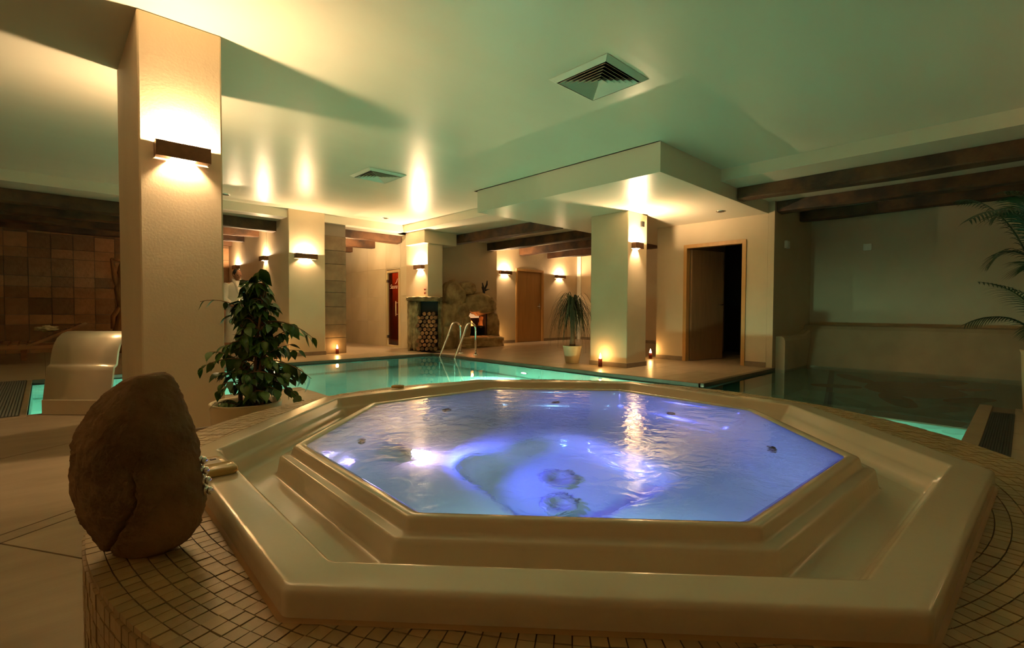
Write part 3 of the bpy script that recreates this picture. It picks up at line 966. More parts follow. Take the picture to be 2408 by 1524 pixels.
tp = MB()
for k_, dz in enumerate((.688, .674, .660, .646)):
    q = bc+rv*(.066+.0025*k_)+fv*.018+Vector((0, 0, dz))
    tp.tube([q, q+rv*.005], .0065, 12)
    tp.tube([q+rv*.005, q+rv*.009, q+rv*.012], [.004, .006, .003], 12)
tag(tp.build('tap', M['chrome'], bo), 'row of small chrome knobs')

# control handset on the tub rim
def handset(loc, ang, label, s=1.0, sl=1.5):
    t = thing('control_handset', label, 'control', loc)
    L = Vector(loc)
    ux = Vector((math.cos(ang), math.sin(ang), 0)); uy = Vector((-ux.y, ux.x, 0))
    def rr(hx, hy, rc, z, ox=0):
        out = []
        for sx, sy, a0 in ((1, 1, 0), (-1, 1, pi/2), (-1, -1, pi), (1, -1, 1.5*pi)):
            for i in range(5):
                a = a0+i*pi/8
                out.append(L+ux*(ox*sl+(sx*(hx*sl-rc)+rc*math.cos(a))*s)+uy*((sy*(hy-rc)+rc*math.sin(a))*s)+Vector((0, 0, z*s)))
        return out
    MB().loft([rr(.034, .026, .010, 0), rr(.035, .027, .011, .003), rr(.033, .025, .010, .0055)], True, True, True).build('body', M['caramel'], t)
    MB().loft([rr(.026, .018, .006, .0050, .002*s), rr(.026, .018, .006, .0062, .002*s)], True, True, True, smooth=False).build('keypad', M['keypad'], t)
    for dy in (-.009, .009):
        q = L+ux*.026*s+uy*dy*s+Vector((0, 0, .0065*s))
        MB().obox(q, ux, uy, (0, 0, 1), .004*s, .005*s, .0012*s).build('button', M['dark'], t, bevel=.0005)
    MB().loft([rr(.014, .028, .010, .000, -.033*s), rr(.0165, .030, .012, .004, -.033*s), rr(.0165, .030, .012, .010, -.033*s), rr(.013, .027, .010, .0135, -.033*s)], True, True, True).build('end_cap', M['caramel'], t)
    return t
handset((.222, 1.050, .6045), math.radians(90), 'cream control handset with keypad on the tub rim by the boulder')
t2 = thing('control_handset', 'small cream control button on the far rim of the tub', 'control', (.972, 1.648, .6045))
bb = MB()
rr2 = lambda a, b, z: [Vector((.972, 1.648, z))+Vector((.7234, -.6904, 0))*a*math.copysign(abs(math.cos(t_))**.5, math.cos(t_))+Vector((.69, .7234, 0))*b*math.copysign(abs(math.sin(t_))**.5, math.sin(t_)) for t_ in [2*pi*i/24 for i in range(24)]]
bb.loft([rr2(.022, .012, .6045), rr2(.024, .014, .608), rr2(.024, .014, .612), rr2(.020, .011, .6145)], True, True, True)
bb.build('body', M['caramel'], t2)
MB().loft([rr2(.014, .006, .6143), rr2(.013, .005, .6153)], True, True, True).build('button', M['keypad'], t2)

# ------------------------------------------------------------------ ficus
rv = Vector((.7234, -.6904, 0)); fv = Vector((.6904, .7234, 0))
fc = Vector((.858, 3.169, 0))
fi = thing('potted_ficus', 'bushy dark green ficus in a round cream pot beside the large pillar', 'plant', fc)
MB().lathe([(.13, 0), (.15, .004), (.176, .18), (.190, .345), (.193, .356), (.189, .360), (.180, .358), (.176, .33), (.17, .30)], fc, 40, cap0=True).build('pot', M['pot'], fi)
MB().lathe([(.174, .325), (.10, .335), (.001, .34)], fc, 28).build('soil', M['soil'], fi)
tr = MB()
trunk_pts = []
for off, lean in ((-.03, .02), (.02, .10), (.06, .06)):
    pth = [fc+rv*(off+lean*t)+fv*(.02*math.sin(off*90+t*4))+Vector((0, 0, .32+.72*t)) for t in [i/8 for i in range(9)]]
    trunk_pts.append(pth)
    tr.tube(pth, [.013-.009*i/8 for i in range(9)], 7)
env = [(.36, -.12, .24), (.45, -.15, .32), (.55, -.20, .36), (.66, -.20, .33), (.78, -.17, .27), (.90, -.11, .19), (1.0, -.08, .15), (1.08, -.02, .12), (1.14, .02, .09)]
def envw(z):
    for (a, l0, r0), (b, l1, r1) in zip(env, env[1:]):
        if z <= b:
            t = max(0, (z-a)/(b-a)); return l0+(l1-l0)*t, r0+(r1-r0)*t
    return env[-1][1:]
leaf_meshes = []
for vsd in range(4):
    b = MB()
    L, Wd = 1.0, .27+.04*vsd
    ctr, lft, rgt = [], [], []
    N = 6
    for i in range(N+1):
        t = i/N
        w = Wd*math.sin(pi*min(1, t**.8))*(1-.25*t) if 0 < t < 1 else 0
        if i == N: w = 0
        zc = -.20*t*t*(1+.4*vsd)+.02*math.sin(t*7+vsd)
        ctr.append((t*L, 0, zc)); lft.append((t*L, w, zc+.22*w)); rgt.append((t*L, -w, zc+.22*w))
    v = ctr+lft+rgt
    f = []
    n1 = N+1
    for i in range(N):
        f.append((i, i+1, n1+i+1, n1+i)); f.append((i+1, i, 2*n1+i, 2*n1+i+1))
    b.add(v, f, True)
    me = bpy.data.meshes.new('leaf'); me.from_pydata(b.v, [], b.f); me.polygons.foreach_set('use_smooth', [True]*len(b.f)); me.materials.append(M['leaf'])
    leaf_meshes.append(me)
nleaf = 0
extra = MB()
def put_leaf(p, d, size, rollv=0):
    global nleaf
    nleaf += 1
    if nleaf % 2 == 0 and nleaf > 60 or nleaf > 560:
        d = d.normalized()
        upv = Vector((R.uniform(-.5, .5), R.uniform(-.5, .5), 1))
        y = upv.cross(d).normalized(); zz = d.cross(y)
        m3 = Matrix((d, y, zz)).transposed()
        src = leaf_meshes[R.randrange(4)]
        extra.add([Vector(p)+m3 @ (v.co*size) for v in src.vertices], [list(q.vertices) for q in src.polygons], True)
        return
    o = bpy.data.objects.new('leaf', leaf_meshes[R.randrange(4)])
    C.objects.link(o)
    o.parent = fi
    d = d.normalized()
    upv = Vector((R.uniform(-.5, .5), R.uniform(-.5, .5), 1))
    y = upv.cross(d).normalized(); zz = d.cross(y)
    m3 = Matrix((d, y, zz)).transposed()
    o.matrix_local = Matrix.Translation(Vector(p)-fc) @ m3.to_4x4() @ Matrix.Diagonal((size, size, size, 1))
def branch(p0, p1, droop, n, size=.085):
    p0, p1 = Vector(p0), Vector(p1)
    mid = (p0+p1)/2+Vector((0, 0, droop))
    pts = [p0*(1-t)**2+mid*2*t*(1-t)+p1*t*t for t in [i/8 for i in range(9)]]
    tr.tube(pts, [.0045-.003*i/8 for i in range(9)], 5)
    for i in range(n):
        t = .25+.75*(i+.5)/n
        p = p0*(1-t)**2+mid*2*t*(1-t)+p1*t*t
        tg = (p1-p0)*.4+(p1-mid)*t
        side = Vector((R.uniform(-1, 1), R.uniform(-1, 1), R.uniform(-1.0, .1)))
        dd = tg.normalized()*.7+side*.8+Vector((0, 0, -.35))
        put_leaf(p, dd, size*R.uniform(.8, 1.25))
for i in range(96):
    z0 = .37+.70*(i/95)**.98
    l, r_ = envw(z0)
    trk = trunk_pts[i % 3]
    p0 = trk[min(8, int((z0-.34)/.72*8))]
    s_ = R.choice((-1, 1)) if i % 5 else 0
    a = R.random()
    tgt_side = (l+.02)+(r_-l-.04)*((i*0.618) % 1)
    dep = R.uniform(-.17, .15)*(1.2-.7*(z0-.36)/.8)
    p1 = fc+rv*tgt_side+fv*dep+Vector((0, 0, z0-R.uniform(-.05, .06)))
    branch(p0, p1, R.uniform(.02, .09), 8, .066)
for side, dep, z in ((.08, -.02, 1.12), (.13, -.02, 1.08), (.05, .0, 1.10), (.16, -.03, 1.04), (.10, 0, 1.14)):
    put_leaf(fc+rv*(.09)+fv*dep+Vector((0, 0, z)), rv*(side-.09)*8+Vector((0, 0, -.2)), .11)
branch(fc+rv*.05+Vector((0, 0, .85)), fc+rv*-.235+fv*-.05+Vector((0, 0, .945)), .09, 4, .06)
branch(fc+rv*.12+Vector((0, 0, .83)), fc+rv*.42+fv*-.04+Vector((0, 0, .73)), .07, 8)
branch(fc+rv*.12+Vector((0, 0, .60)), fc+rv*.40+fv*-.04+Vector((0, 0, .50)), .06, 6)
branch(fc+rv*.10+Vector((0, 0, .50)), fc+rv*.36+fv*-.04+Vector((0, 0, .36)), .05, 6)
tr.build('stem', M['bark'], fi)
extra.build('leaves', M['leafmany'], fi, recalc=False)['kind'] = 'stuff'
MB().tube([fc+rv*.07+fv*.03+Vector((0, 0, .30)), fc+rv*.10+fv*.03+Vector((0, 0, 1.12))], .013, 8).build('stake', M['stake'], fi)

# ------------------------------------------------------------------ ponytail palm by the square pillar
pc = Vector((6.62, 5.42, 0))
pt = thing('potted_ponytail_palm', 'ponytail palm with drooping strands in a small cream pot', 'plant', pc)
MB().lathe([(.10, 0), (.115, .004), (.16, .27), (.168, .30), (.160, .303), (.15, .29), (.145, .26)], pc, 28, cap0=True).build('pot', M['pot'], pt)
MB().lathe([(.147, .265), (.001, .275)], pc, 20).build('soil', M['soil'], pt)
MB().tube([pc+Vector((0, 0, .25)), pc+Vector((.01, 0, .45)), pc+Vector((0, .01, .85))], [.06, .04, .025], 10).build('trunk', M['bark'], pt)
st = MB()
for i in range(330):
    az = R.uniform(0, 2*pi)
    q_ = R.random()
    L = .10+.36*q_; rise = R.uniform(.10, .36); fall = R.uniform(.35, 1.15)*(.55+.5*q_)
    d = Vector((math.cos(az), math.sin(az), 0)); w = Vector((-d.y, d.x, 0))
    z0 = R.uniform(.72, .95)
    pts = []
    for k in range(12):
        t = k/11
        pts.append(pc+d*(L*(1.5*t-.5*t**3))+w*(.05*math.sin(i)*t*t)+Vector((0, 0, max(.08, z0+rise*(1-(1-min(1, t*2.2))**2)-fall*max(0, t-.18)**1.5))))
    for p in pts:
        if p.x > 6.62 and p.y < 5.085: p.y = 5.085+.02*R.random()
    wd = R.uniform(.006, .011)
    v = []
    for k, p in enumerate(pts):
        ww = wd*(1-.8*k/11)
        v += [p-w*ww, p+w*ww]
    st.add(v, [(2*k, 2*k+1, 2*k+3, 2*k+2) for k in range(11)], True)
o = st.build('leaf_strands', M['strand'], pt, recalc=False); o['kind'] = 'stuff'

# ------------------------------------------------------------------ tall palm at the right
gp = Vector((6.37, -.16, 0))
pa = thing('potted_palm', 'tall feathery palm in a high cream pot at the alcove', 'plant', gp)
MB().lathe([(.15, 0), (.16, .004), (.185, .54), (.195, .57), (.185, .573), (.17, .56), (.165, .5)], gp, 36, cap0=True).build('pot', M['pot'], pa)
MB().lathe([(.168, .51), (.001, .52)], gp, 20).build('soil', M['soil'], pa)
def frond(p0, pm, p1, n=24, ll=.26, droop=.5):
    p0, pm, p1 = Vector(p0), Vector(pm), Vector(p1)
    b = MB()
    cur = lambda t: p0*(1-t)**2+pm*2*t*(1-t)+p1*t*t
    b.tube([cur(i/14) for i in range(15)], [.010-.0085*i/14 for i in range(15)], 5)
    for i in range(n):
        t = .28+.72*i/(n-1)
        p = cur(t); tg = (cur(min(1, t+.02))-cur(t-.02)).normalized()
        sd = tg.cross(Vector((0, 0, 1))).normalized()
        L = ll*math.sin(pi*(.18+.78*(i/(n-1))))*R.uniform(.85, 1.1)+.05
        for s_ in (-1, 1):
            d = (tg*.75+sd*s_*.75+Vector((0, 0, .12))).normalized()
            v = []
            for k in range(5):
                q = k/4
                c = p+d*L*q+Vector((0, 0, -droop*L*q*q))
                w = tg.cross(Vector((0, 0, 1))).cross(d).normalized()*(.0085*(1-q)**.6*(1 if k else .5))
                w = (tg-d*tg.dot(d)).normalized()*(.010*(1-q)**.6*(1 if k else .5))
                v += [c-w, c+w]
            b.add(v, [(2*k, 2*k+1, 2*k+3, 2*k+2) for k in range(4)], True)
    b.build('frond', M['palm'], pa, recalc=False)
def G(s, d, z): return gp+rv*s+fv*d+Vector((0, 0, z))
frond(G(-.02, 0, .9), G(-.25, -.1, 2.05), G(-.98, -.25, 1.66), 30, .22)
frond(G(0, .02, .9), G(-.1, .1, 2.0), G(-.36, .2, 1.75), 26, .25)
frond(G(0, .02, .9), G(-.1, -.1, 1.9), G(-.30, -.3, 1.95), 26, .25)
frond(G(0, 0, .8), G(-.08, 0, 1.5), G(-.26, 0, 1.28), 24, .22)
frond(G(-.02, .02, .9), G(-.20, .0, 1.9), G(-.40, -.05, 1.90), 24, .25)
frond(G(0, .03, .9), G(-.12, .25, 2.0), G(-.34, .55, 2.0), 24, .25)
frond(G(0, -.03, .8), G(-.10, -.2, 1.6), G(-.42, -.50, 1.45), 24, .22)
frond(G(-.03, 0, .6), G(-.18, -.05, 1.12), G(-.80, -.15, 1.16), 22, .18)
frond(G(-.03, .02, .6), G(-.22, .1, 1.0), G(-.56, .2, .80), 20, .18)
frond(G(-.03, .02, .6), G(-.12, -.1, .95), G(-.42, -.25, .72), 20, .18)
frond(G(0, 0, .9), G(.1, -.1, 2.1), G(.5, -.2, 1.9), 22, .25)
frond(G(0, 0, .9), G(.05, .2, 2.1), G(.15, .6, 2.1), 22, .25)
frond(G(0, 0, .9), G(-.08, -.1, 1.8), G(-.30, -.2, 1.62), 24, .25)
frond(G(0, 0, .9), G(-.1, .1, 1.7), G(-.33, .25, 1.35), 24, .25)
frond(G(0, 0, .7), G(.2, 0, 1.3), G(.5, .2, 1.0), 20, .22)
MB().tube([gp+Vector((0, 0, .48)), gp+Vector((0, .01, .95))], [.03, .015], 8).tube([gp+Vector((-.05, .03, .48)), G(-.03, .02, .75)], [.02, .01], 8).build('stem', M['bark'], pa)

# ------------------------------------------------------------------ steel water spout
sp = thing('water_spout', 'curved satin steel water spout standing at the pool edge', 'spout', (.22, 5.5, 0))
sr_, sf_ = Vector((.7234, -.6904, 0)), Vector((.6904, .7234, 0))
so_ = Vector((.19, 5.545, 0)); hw_ = .285
prof = [(-.01, .10), (.004, .20), (.020, .30), (.031, .37), (.037, .400), (.045, .411), (.057, .417), (.065, .424), (.069, .437), (.073, .465), (.084, .53), (.104, .59), (.137, .645), (.185, .683), (.24, .70), (.30, .70), (.38, .68), (.45, .635), (.50, .58)]
th = .018
def spn(i):
    a, b = prof[max(0, i-1)], prof[min(len(prof)-1, i+1)]
    d = Vector((b[0]-a[0], b[1]-a[1])).normalized()
    return Vector((d.y, -d.x))
inn = [(d, z) for d, z in prof]
out = [(d+spn(i).x*th, z+spn(i).y*th) for i, (d, z) in enumerate(prof)]
SP = lambda w, d, z: so_+sr_*w+sf_*d+Vector((0, 0, z))
sh = MB()
for w in (-hw_, hw_):
    sh.add([SP(w, d, z) for d, z in inn]+[SP(w, d, z) for d, z in out], [(i, i+1, len(prof)+i+1, len(prof)+i) for i in range(len(prof)-1)])
for ln in (inn, out):
    sh.loft([[SP(w, d, z) for d, z in ln] for w in (-hw_, hw_)], False)
sh.loft([[SP(w, *inn[-1]) for w in (-hw_, hw_)], [SP(w, *out[-1]) for w in (-hw_, hw_)]], False, smooth=False)
sh.build('sheet', M['spout'], sp)
MB().obox(SP(0, .03, .065), sr_, sf_, (0, 0, 1), hw_+.004, .045, .065).build('plinth', M['spout'], sp, bevel=.006)
MB().obox(SP(-.17, .107, .578), sr_, (0, 0, 1), sf_, .042, .004, .003).build('slot', M['dark'], sp)
MB().tube([SP(hw_, .14, .60), SP(hw_+.015, .14, .60)], .014, 12).build('valve_knob', M['chrome'], sp)

# ------------------------------------------------------------------ pool ladder
ld = thing('pool_ladder', 'stainless steel pool ladder with two arched rails', 'ladder', (6.2, 7.9, 0))
for yy in (8.20, 7.70):
    pth = [(6.33, yy, 0), (6.33, yy, .50)]
    for i in range(1, 12):
        a = pi*i/12*.86
        pth.append((6.20+.13*math.cos(a), yy, .50+.15*math.sin(a)))
    lx, lz = pth[-1][0], pth[-1][2]
    pth += [(5.98, yy, .32), (5.83, yy, .03), (5.80, yy, -.06), (5.80, yy, -.9)]
    MB().tube(pth, .021, 10).build('rail', M['chrome'], ld)
    MB().lathe([(.055, 0), (.055, .012), (.025, .02)], (6.33, yy, 0), 18).build('flange', M['chrome'], ld)
for zz in (-.3, -.58, -.86):
    MB().box(5.74, 5.84, 7.70, 8.20, zz-.012, zz+.012).build('step', M['steel'], ld, bevel=.005)

# ------------------------------------------------------------------ underwater pool lamps
def pool_lamp(loc, nrm, label, k=1.0, seen=True):
    t = thing('pool_lamp', label, 'lamp', loc)
    disc_fit(loc, nrm, .085, M['steel'], 'ring', t, th=.02)
    L, N = Vector(loc), Vector(nrm)
    disc_fit(L+N*.012, nrm, .06, M['poolbulb'], 'lens', t, th=.01)
    light('pool_light', 'SPOT', L+N*.08, POOL_W*k, POOL_C, t, radius=.06, rot=(N.x, N.y, -.55), spot=1.75, blend=.35)
pool_lamp((5.899, 5.87, -.90), (-1, 0, 0), 'bright round underwater lamp in the far pool wall', 1.0)
pool_lamp((2.141, 3.0, -.75), (1, 0, 0), 'added unseen underwater lamp in the pool wall behind the hot tub', 1.6)  # this and the lamps below are added, unseen, to light the pool
pool_lamp((2.141, 5.0, -.75), (1, 0, 0), 'added unseen underwater lamp in the pool wall behind the ficus', 1.2)
pool_lamp((1.3, 5.801, -.7), (0, 1, 0), 'added unseen underwater lamp in the near pool wall beside the spout', 1.0)
pool_lamp((2.141, 1.4, -.75), (1, 0, 0), 'added unseen underwater lamp in the pool wall nearest the alcove', .3)

# ------------------------------------------------------------------ candles
def candle(x, y, label, r=.033, h=.11):
    t = thing('candle', label, 'candle', (x, y, 0), 'red glass candles around the pool')
    MB().lathe([(r*.9, 0), (r, .004), (r, h), (r*.86, h), (r*.84, h*.7)], (x, y, 0), 18, cap0=True).build('glass', M['redglass'], t)
    MB().lathe([(r*.84, h*.72), (.001, h*.74)], (x, y, 0), 14).build('wax', M['red'], t)
    MB().lathe([(.004, h*.75), (.017, h*.95), (.019, h*1.15), (.010, h*1.45), (.001, h*1.7)], (x, y, 0), 10).build('flame', M['flame'], t)
    light('candle_light', 'POINT', (x, y, h*1.6), 1.1, (1, .5, .14), t, radius=.03)
candle(6.53, 4.76, 'lit red candle at the foot of the square pillar', h=.13)
candle(8.36, 4.93, 'lit red candle by the wall edge between pillar and open door')
candle(4.34, 9.74, 'lit red candle in front of the stone clad pier')
candle(3.05, 9.45, 'lit red candle seen through the ficus leaves by the far pool edge')
candle(8.86, 9.70, 'lit candle on the floor right beside the fireplace hearth')

# ------------------------------------------------------------------ fireplace
fp = thing('fireplace', 'fireplace built of large rounded boulders with a small stove', 'fireplace', (7.6, 9.5, 0))
def stone(c, rad, seed, flat=3.0, amp=.10, m='rock'):
    MB().blob(c, rad, seed, amp=amp, fr=1.5, sub=5, flat=flat, fine=.07).build('boulder', M[m], fp)
stone((7.02, 9.52, .55), (.42, .24, .62), 1, 4)
stone((7.10, 9.50, 1.22), (.29, .24, .37), 2, 2.6)
stone((7.53, 9.55, 1.44), (.27, .20, .17), 3, 2.5)
stone((7.86, 9.47, 1.06), (.52, .26, .27), 4, 3)
stone((8.30, 9.56, .56), (.27, .22, .35), 5, 2.8)
stone((8.40, 9.58, .27), (.20, .2, .12), 6, 2.6)
stone((7.86, 9.46, .11), (.74, .28, .17), 7, 4)
stone((7.32, 9.40, .48), (.19, .16, .32), 8, 3)
stone((7.28, 9.42, .90), (.22, .16, .20), 9, 2.6)
stone((6.84, 9.42, .25), (.24, .2, .30), 10, 3)
sv = MB()
sv.box(7.46, 8.08, 9.72, 9.76, .24, .86).box(7.44, 7.48, 9.36, 9.74, .24, .86).box(8.02, 8.06, 9.36, 9.74, .24, .86).box(7.46, 8.08, 9.36, 9.74, .84, .88).box(7.46, 8.08, 9.36, 9.74, .22, .26)
stv = sv.build('stove_box', M['black'], fp)
MB().box(7.47, 7.82, 9.38, 9.40, .72, .85).build('stove_panel', M['panel'], fp, bevel=.004)
fl_ = MB()
fl_.lathe([(.05, 0), (.085, .05), (.075, .10), (.03, .16), (.001, .19)], (7.60, 9.50, .52), 12)
fl_.lathe([(.03, 0), (.05, .04), (.03, .08), (.001, .12)], (7.70, 9.52, .52), 10).build('fire', M['fire'], fp)
MB().box(7.48, 8.0, 9.40, 9.66, .49, .52).build('grate', M['black'], fp)
light('fire_light', 'POINT', (7.62, 9.42, .62), 1.5, (1, .3, .08), fp, radius=.05)
an = thing('driftwood_antler', 'black branching root standing on top of the fireplace boulders', 'ornament', (8.05, 9.47, 1.33))
b = MB()
b.tube([(8.03, 9.47, 1.28), (8.05, 9.47, 1.36), (8.04, 9.47, 1.45), (8.00, 9.47, 1.60)], [.04, .035, .03, .012], 7)
b.tube([(8.05, 9.47, 1.40), (8.10, 9.47, 1.48), (8.14, 9.46, 1.56), (8.15, 9.46, 1.66)], [.03, .025, .025, .012], 7)
b.tube([(8.06, 9.47, 1.40), (8.14, 9.47, 1.43), (8.23, 9.46, 1.45)], [.025, .02, .008], 7)
b.tube([(8.02, 9.47, 1.42), (7.98, 9.47, 1.50)], [.02, .008], 7)
b.build('root', M['black'], an)

# firewood niche
nc = Vector((6.08, 9.215, 0))
ni = thing('firewood_niche', 'rough stone niche with a slab top holding firewood', 'niche', nc)
nr, nf = Vector((.7234, -.6904, 0)), Vector((.6904, .7234, 0))
def rough(u, d, z, rad, seed, name, flat=6, amp=.05):
    b = MB().blob((0, 0, 0), rad, seed, amp=amp, fr=2.2, sub=5, flat=flat, fine=.14)
    b.v = [nc+nr*(u+v[0])+nf*(d+v[1])+Vector((0, 0, z+v[2])) for v in b.v]
    b.build(name, M['rock2'], ni)
rough(0, .17, 1.155, (.38, .24, .052), 21, 'slab_top', 5)
rough(-.235, .17, .57, (.125, .19, .565), 22, 'side_stone', 6)
rough(-.15, .06, .25, (.10, .08, .25), 25, 'side_stone', 4)
rough(.335, .26, .56, (.045, .11, .56), 23, 'side_stone', 6)
MB().obox(nc+nf*.36+Vector((0, 0, .56)), nr, (0, 0, 1), nf, .33, .56, .02).build('back_wall', M['black'], ni)
logm = []
for v_ in range(3):
    rr_ = []
    for xx in (0, .012, .34):
        rr_.append([(xx, (.045+.010*noise.noise(Vector((math.cos(t_)*1.5, math.sin(t_)*1.5, v_*4))))*math.cos(t_)*(1 if v_ else 1.1), (.040+.010*noise.noise(Vector((math.cos(t_)*1.5+9, math.sin(t_)*1.5, v_*4))))*math.sin(t_)) for t_ in [2*pi*i/9 for i in range(9)]])
    b = MB().loft(rr_, True, False, True)
    proto_ = bpy.data.meshes.new('bark'); proto_.from_pydata(b.v, [], b.f); proto_.materials.append(M['bark2'])
    e = MB().add([(-.001, y, z) for x, y, z in rr_[0]]+[(.012, y, z) for x, y, z in rr_[0]], [tuple(range(8, -1, -1))]+[(i, (i+1) % 9, 9+(i+1) % 9, 9+i) for i in range(9)])
    end_ = bpy.data.meshes.new('cut_end'); end_.from_pydata(e.v, [], e.f); end_.materials.append(M['logend'])
    logm.append((proto_, end_))
zz = .05; row = 0
na = math.atan2(nf.y, nf.x)
while zz < .96:
    uu = -.115+(row % 2)*.045
    while uu < .31:
        if zz < .80+.22*(uu+.1):
            a, b_ = logm[R.randrange(3)]
            rt_ = bpy.data.objects.new('firewood_log', a); C.objects.link(rt_)
            rt_.location = nc+nr*(uu+R.uniform(-.006, .006))+nf*R.uniform(-.04, .01)+Vector((0, 0, zz))
            rt_.rotation_euler = (R.uniform(0, 6.28), 0, na)
            tag(rt_, 'cut firewood log stacked in the stone niche', 'log', 'firewood logs in the niche')
            en = bpy.data.objects.new('cut_end', b_); C.objects.link(en); en.parent = rt_
        uu += .096
    zz += .086; row += 1
for i, zz in enumerate((1.285, 1.37)):
    k = thing('red_valve', ('lower' if i == 0 else 'upper')+' small red valve on the corner pillar above the niche slab', 'valve', (6.16, 9.225, zz))
    MB().tube([(6.165, 9.225, zz), (6.135, 9.225, zz)], .010, 10).build('stem', M['steel'], k)
    MB().blob((6.125, 9.225, zz), (.02, .028, .028), 3, amp=.02, sub=2).build('knob', M['red'], k)

# ------------------------------------------------------------------ loungers, sculpture
def lounger(x, flip, label, y0=11.15):
    t = thing('wooden_lounger', label, 'lounger', (x, y0+.3, 0))
    s_ = -1 if flip else 1
    X = lambda d: x+s_*d
    for yy in (y0, y0+.62):
        MB().box(min(X(-.95), X(.95)), max(X(-.95), X(.95)), yy, yy+.035, .235, .30).build('rail', M['wood'], t, bevel=.004)
        for dx in (-.78, .78):
            MB().box(X(dx)-.035, X(dx)+.035, yy-.002, yy+.038, 0, .24).build('leg', M['wood'], t, bevel=.004)
    for i in range(11):
        dx = -.93+i*.105
        MB().box(min(X(dx), X(dx+.08)), max(X(dx), X(dx+.08)), y0, y0+.655, .30, .318).build('slat', M['wood'], t)
    c, s2 = math.cos(math.radians(27)), math.sin(math.radians(27))
    for i in range(7):
        d = .05+i*.105
        p = Vector((X(.25+d*c), y0+.33, .315+d*s2))
        MB().obox(p, (s_*c, 0, s2), (0, 1, 0), (-s_*s2, 0, c), .042, .32, .009).build('back_slat', M['wood'], t)
    MB().obox((X(.25+.38*c), y0+.02, .30+.38*s2), (s_*c, 0, s2), (0, 1, 0), (-s_*s2, 0, c), .40, .018, .02).build('back_rail', M['wood'], t)
    return t
lounger(-.42, False, 'wooden slatted lounger half hidden behind the steel spout')
lounger(-1.05, True, 'wooden slatted lounger at the edge of the picture before the slate wall', y0=11.95)
tw = thing('folded_towel', 'crumpled pale towel on the back of the wooden lounger', 'towel', (.02, 11.48, .47))
MB().blob((.03, 11.42, .56), (.14, .12, .045), 31, amp=.25, fr=2.5, sub=4, fine=.2).build('cloth', M['towel'], tw)
dr = thing('wood_sculpture', 'tall twisted driftwood trunk standing behind the large pillar', 'sculpture', (1.25, 12.9, 0))
b = MB()
b.tube([(1.18, 12.9, 0), (1.13, 12.88, .45), (1.20, 12.92, .9), (1.16, 12.9, 1.3), (1.20, 12.9, 1.75), (1.25, 12.95, 2.0)], [.16, .13, .11, .12, .09, .05], 10)
b.tube([(1.17, 12.9, 1.2), (1.06, 12.86, 1.55), (1.0, 12.82, 1.92)], [.07, .05, .02], 8)
b.tube([(1.15, 12.9, .95), (1.02, 12.85, .75), (1.0, 12.82, .5)], [.06, .045, .03], 8)
b.tube([(1.0, 12.82, 1.92), (1.1, 12.85, 1.90), (1.2, 12.9, 1.88)], [.02, .03, .03], 7)
b.build('trunk', M['drift'], dr)

# ------------------------------------------------------------------ man in a bathrobe
mp = Vector((2.93, 11.42, 0))
man = thing('person', 'dark haired man in a white bathrobe looking down behind the ficus', 'person', mp)
face_dir = Vector((.15, -1, 0)).normalized()
sdv = Vector((face_dir.y, -face_dir.x, 0))*-1     # his left
def W_(s_, f_, z): return sdv*s_+face_dir*f_+Vector((0, 0, z))
verts, edges, rad = [], [], []
def jv(p, r, frm=None):
    verts.append(p); rad.append(r)
    if frm is not None: edges.append((frm, len(verts)-1))
    return len(verts)-1
pel = jv(W_(0, 0, .95), .14)
w1 = jv(W_(0, 0, 1.12), .13, pel); ch = jv(W_(0, -.01, 1.33), .155, w1); nk = jv(W_(0, 0, 1.46), .06, ch); h0 = jv(W_(0, .02, 1.53), .055, nk)
for s_ in (-1, 1):
    hp = jv(W_(.10*s_, 0, .90), .085, pel); kn = jv(W_(.11*s_, .02, .48), .058, hp); ak = jv(W_(.11*s_, -.01, .09), .036, kn)
    ft = jv(W_(.12*s_, .06, .035), .035, ak); te = jv(W_(.13*s_, .15, .025), .026, ft)
    sh_ = jv(W_(.19*s_, -.01, 1.40), .06, ch); el = jv(W_(.25*s_, .02, 1.12), .042, sh_); wr = jv(W_(.20*s_, .20, .98), .028, el)
    pm = jv(W_(.17*s_, .26, .96), .030, wr)
    for k, (ln_, sp_) in enumerate(((.070, -.028), (.080, -.010), (.075, .010), (.060, .027))):
        q0 = jv(W_(.17*s_-.005*s_, .285, .958)+Vector((0, 0, sp_*.9)), .0095, pm)
        q1 = jv(W_(.16*s_, .285+ln_*.55, .952)+Vector((0, 0, sp_*1.1)), .0085, q0)
        jv(W_(.145*s_, .285+ln_*.85, .935)+Vector((0, 0, sp_*1.1)), .0075, q1)
    t0 = jv(W_(.150*s_, .235, .985), .011, pm); jv(W_(.13*s_, .275, .995), .009, t0)
me = bpy.data.meshes.new('body')
me.from_pydata(verts, edges, [])
bo_ = bpy.data.objects.new('body', me); C.objects.link(bo_); bo_.parent = man
sk = bo_.modifiers.new('skin', 'SKIN')
for i, r_ in enumerate(rad):
    me.skin_vertices[0].data[i].radius = (r_, r_)
me.skin_vertices[0].data[0].use_root = True
q = bo_.modifiers.new('sub', 'SUBSURF'); q.levels = q.render_levels = 1
me.materials.append(M['skin'])
for p_ in me.polygons: p_.use_smooth = True
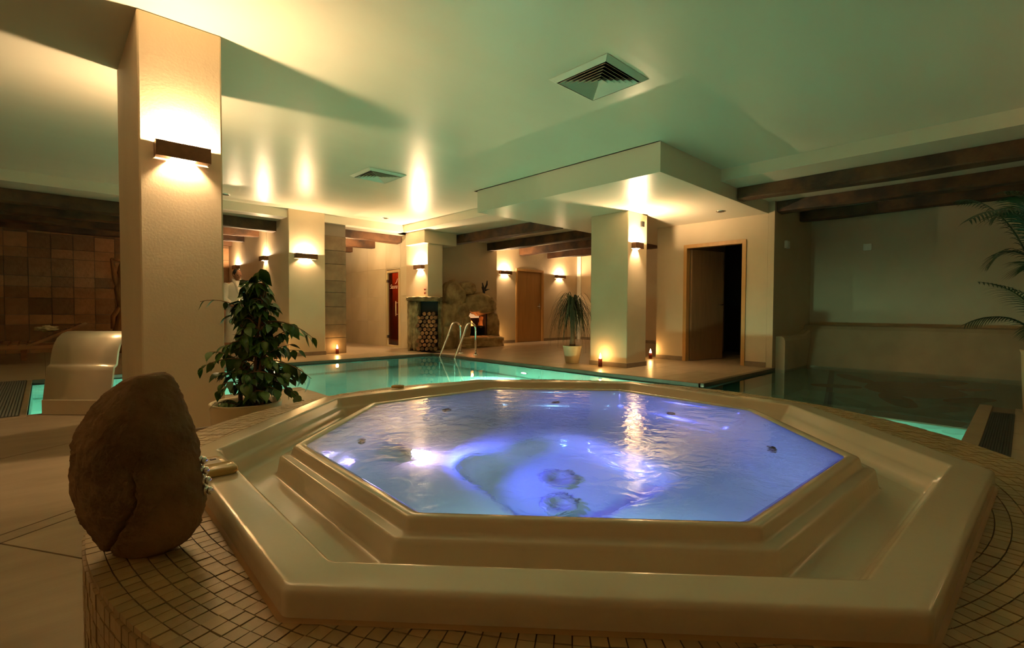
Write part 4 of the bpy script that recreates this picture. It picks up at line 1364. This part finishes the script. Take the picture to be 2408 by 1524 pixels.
# head: looks down and to his left
hc = mp+Vector((0, 0, 1.62))+face_dir*.03
tilt = Matrix.Rotation(math.radians(18), 3, sdv)
bm = bmesh.new(); bmesh.ops.create_icosphere(bm, subdivisions=4, radius=1)
for v in bm.verts:
    d = v.co.copy()
    x_, y_, z_ = d.x*.074, d.y*.096, d.z*.118
    if d.z < 0: x_ *= 1+.22*d.z; y_ *= 1+.10*d.z
    if d.y > 0:
        nose = math.exp(-((d.x/.16)**2+((d.z+.12)/.22)**2)); y_ += .022*nose
        for ex in (-.36, .36): y_ -= .010*math.exp(-(((d.x-ex)/.16)**2+((d.z-.10)/.12)**2))
        y_ -= .004*math.exp(-((d.x/.25)**2+((d.z+.48)/.05)**2)); y_ += .008*math.exp(-((d.x/.3)**2+((d.z+.80)/.15)**2))
    p = sdv*x_+face_dir*y_+Vector((0, 0, z_))
    p = Matrix.Rotation(math.radians(-18), 3, sdv) @ p if (Matrix.Rotation(math.radians(-18), 3, sdv) @ face_dir).z < 0 else tilt @ p
    v.co = hc+p
bm.verts.index_update()
hv = [v.co.copy() for v in bm.verts]
hmesh = MB().add(hv, [[v.index for v in f.verts] for f in bm.faces], True)
bm.free()
head = hmesh.build('head', M['skin'], man)
for s_ in (-1, 1):
    MB().blob(hc+sdv*.076*s_+Vector((0, 0, .0)), (.014, .022, .032), 4, sub=2).build('ear', M['skin'], head)
    e0 = hc+sdv*.030*s_+face_dir*.078+Vector((0, 0, -.012))
    MB().blob(e0, (.012, .010, .008), 2, amp=0, sub=2).build('eye', M['hair'], head)
hr = MB()
hr.blob(hc+face_dir*-.018+Vector((0, 0, .030)), (.084, .098, .106), 6, amp=.05, sub=4).build('hair', M['hair'], head)
# robe: body loft with collar opening, sleeves, belt
rb = MB()
rings = []
for z, a, b_ in ((.22, .26, .19), (.5, .235, .18), (.85, .215, .165), (1.02, .195, .150), (1.12, .195, .150), (1.28, .225, .160), (1.38, .225, .145), (1.44, .17, .11), (1.475, .10, .085), (1.50, .085, .08)):
    rings.append([mp+W_(a*math.cos(t_), b_*math.sin(t_)*(1+.04*math.sin(5*t_)), z) for t_ in [2*pi*i/28 for i in range(28)]])
rb.loft(rings, True)
rb.build('robe', M['robe'], man)
for s_ in (-1, 1):
    MB().tube([mp+W_(.17*s_, -.01, 1.42), mp+W_(.23*s_, 0, 1.30), mp+W_(.262*s_, .02, 1.12), mp+W_(.235*s_, .11, 1.04), mp+W_(.205*s_, .19, .985)], [.075, .085, .078, .074, .076], 12, caps=False).build('sleeve', M['robe'], man)
    MB().tube([mp+W_(.055*s_, -.06, 1.53), mp+W_(.075*s_, .03, 1.50), mp+W_(.06*s_, .115, 1.38), mp+W_(.02*s_, .165, 1.22), mp+W_(-.03*s_, .165, 1.06)], [.03, .034, .036, .032, .02], 8).build('collar', M['robe'], man)
MB().tube([mp+W_(.205*math.cos(t_), .158*math.sin(t_), 1.05) for t_ in [2*pi*i/24 for i in range(25)]], .022, 8).build('belt', M['robe'], man)
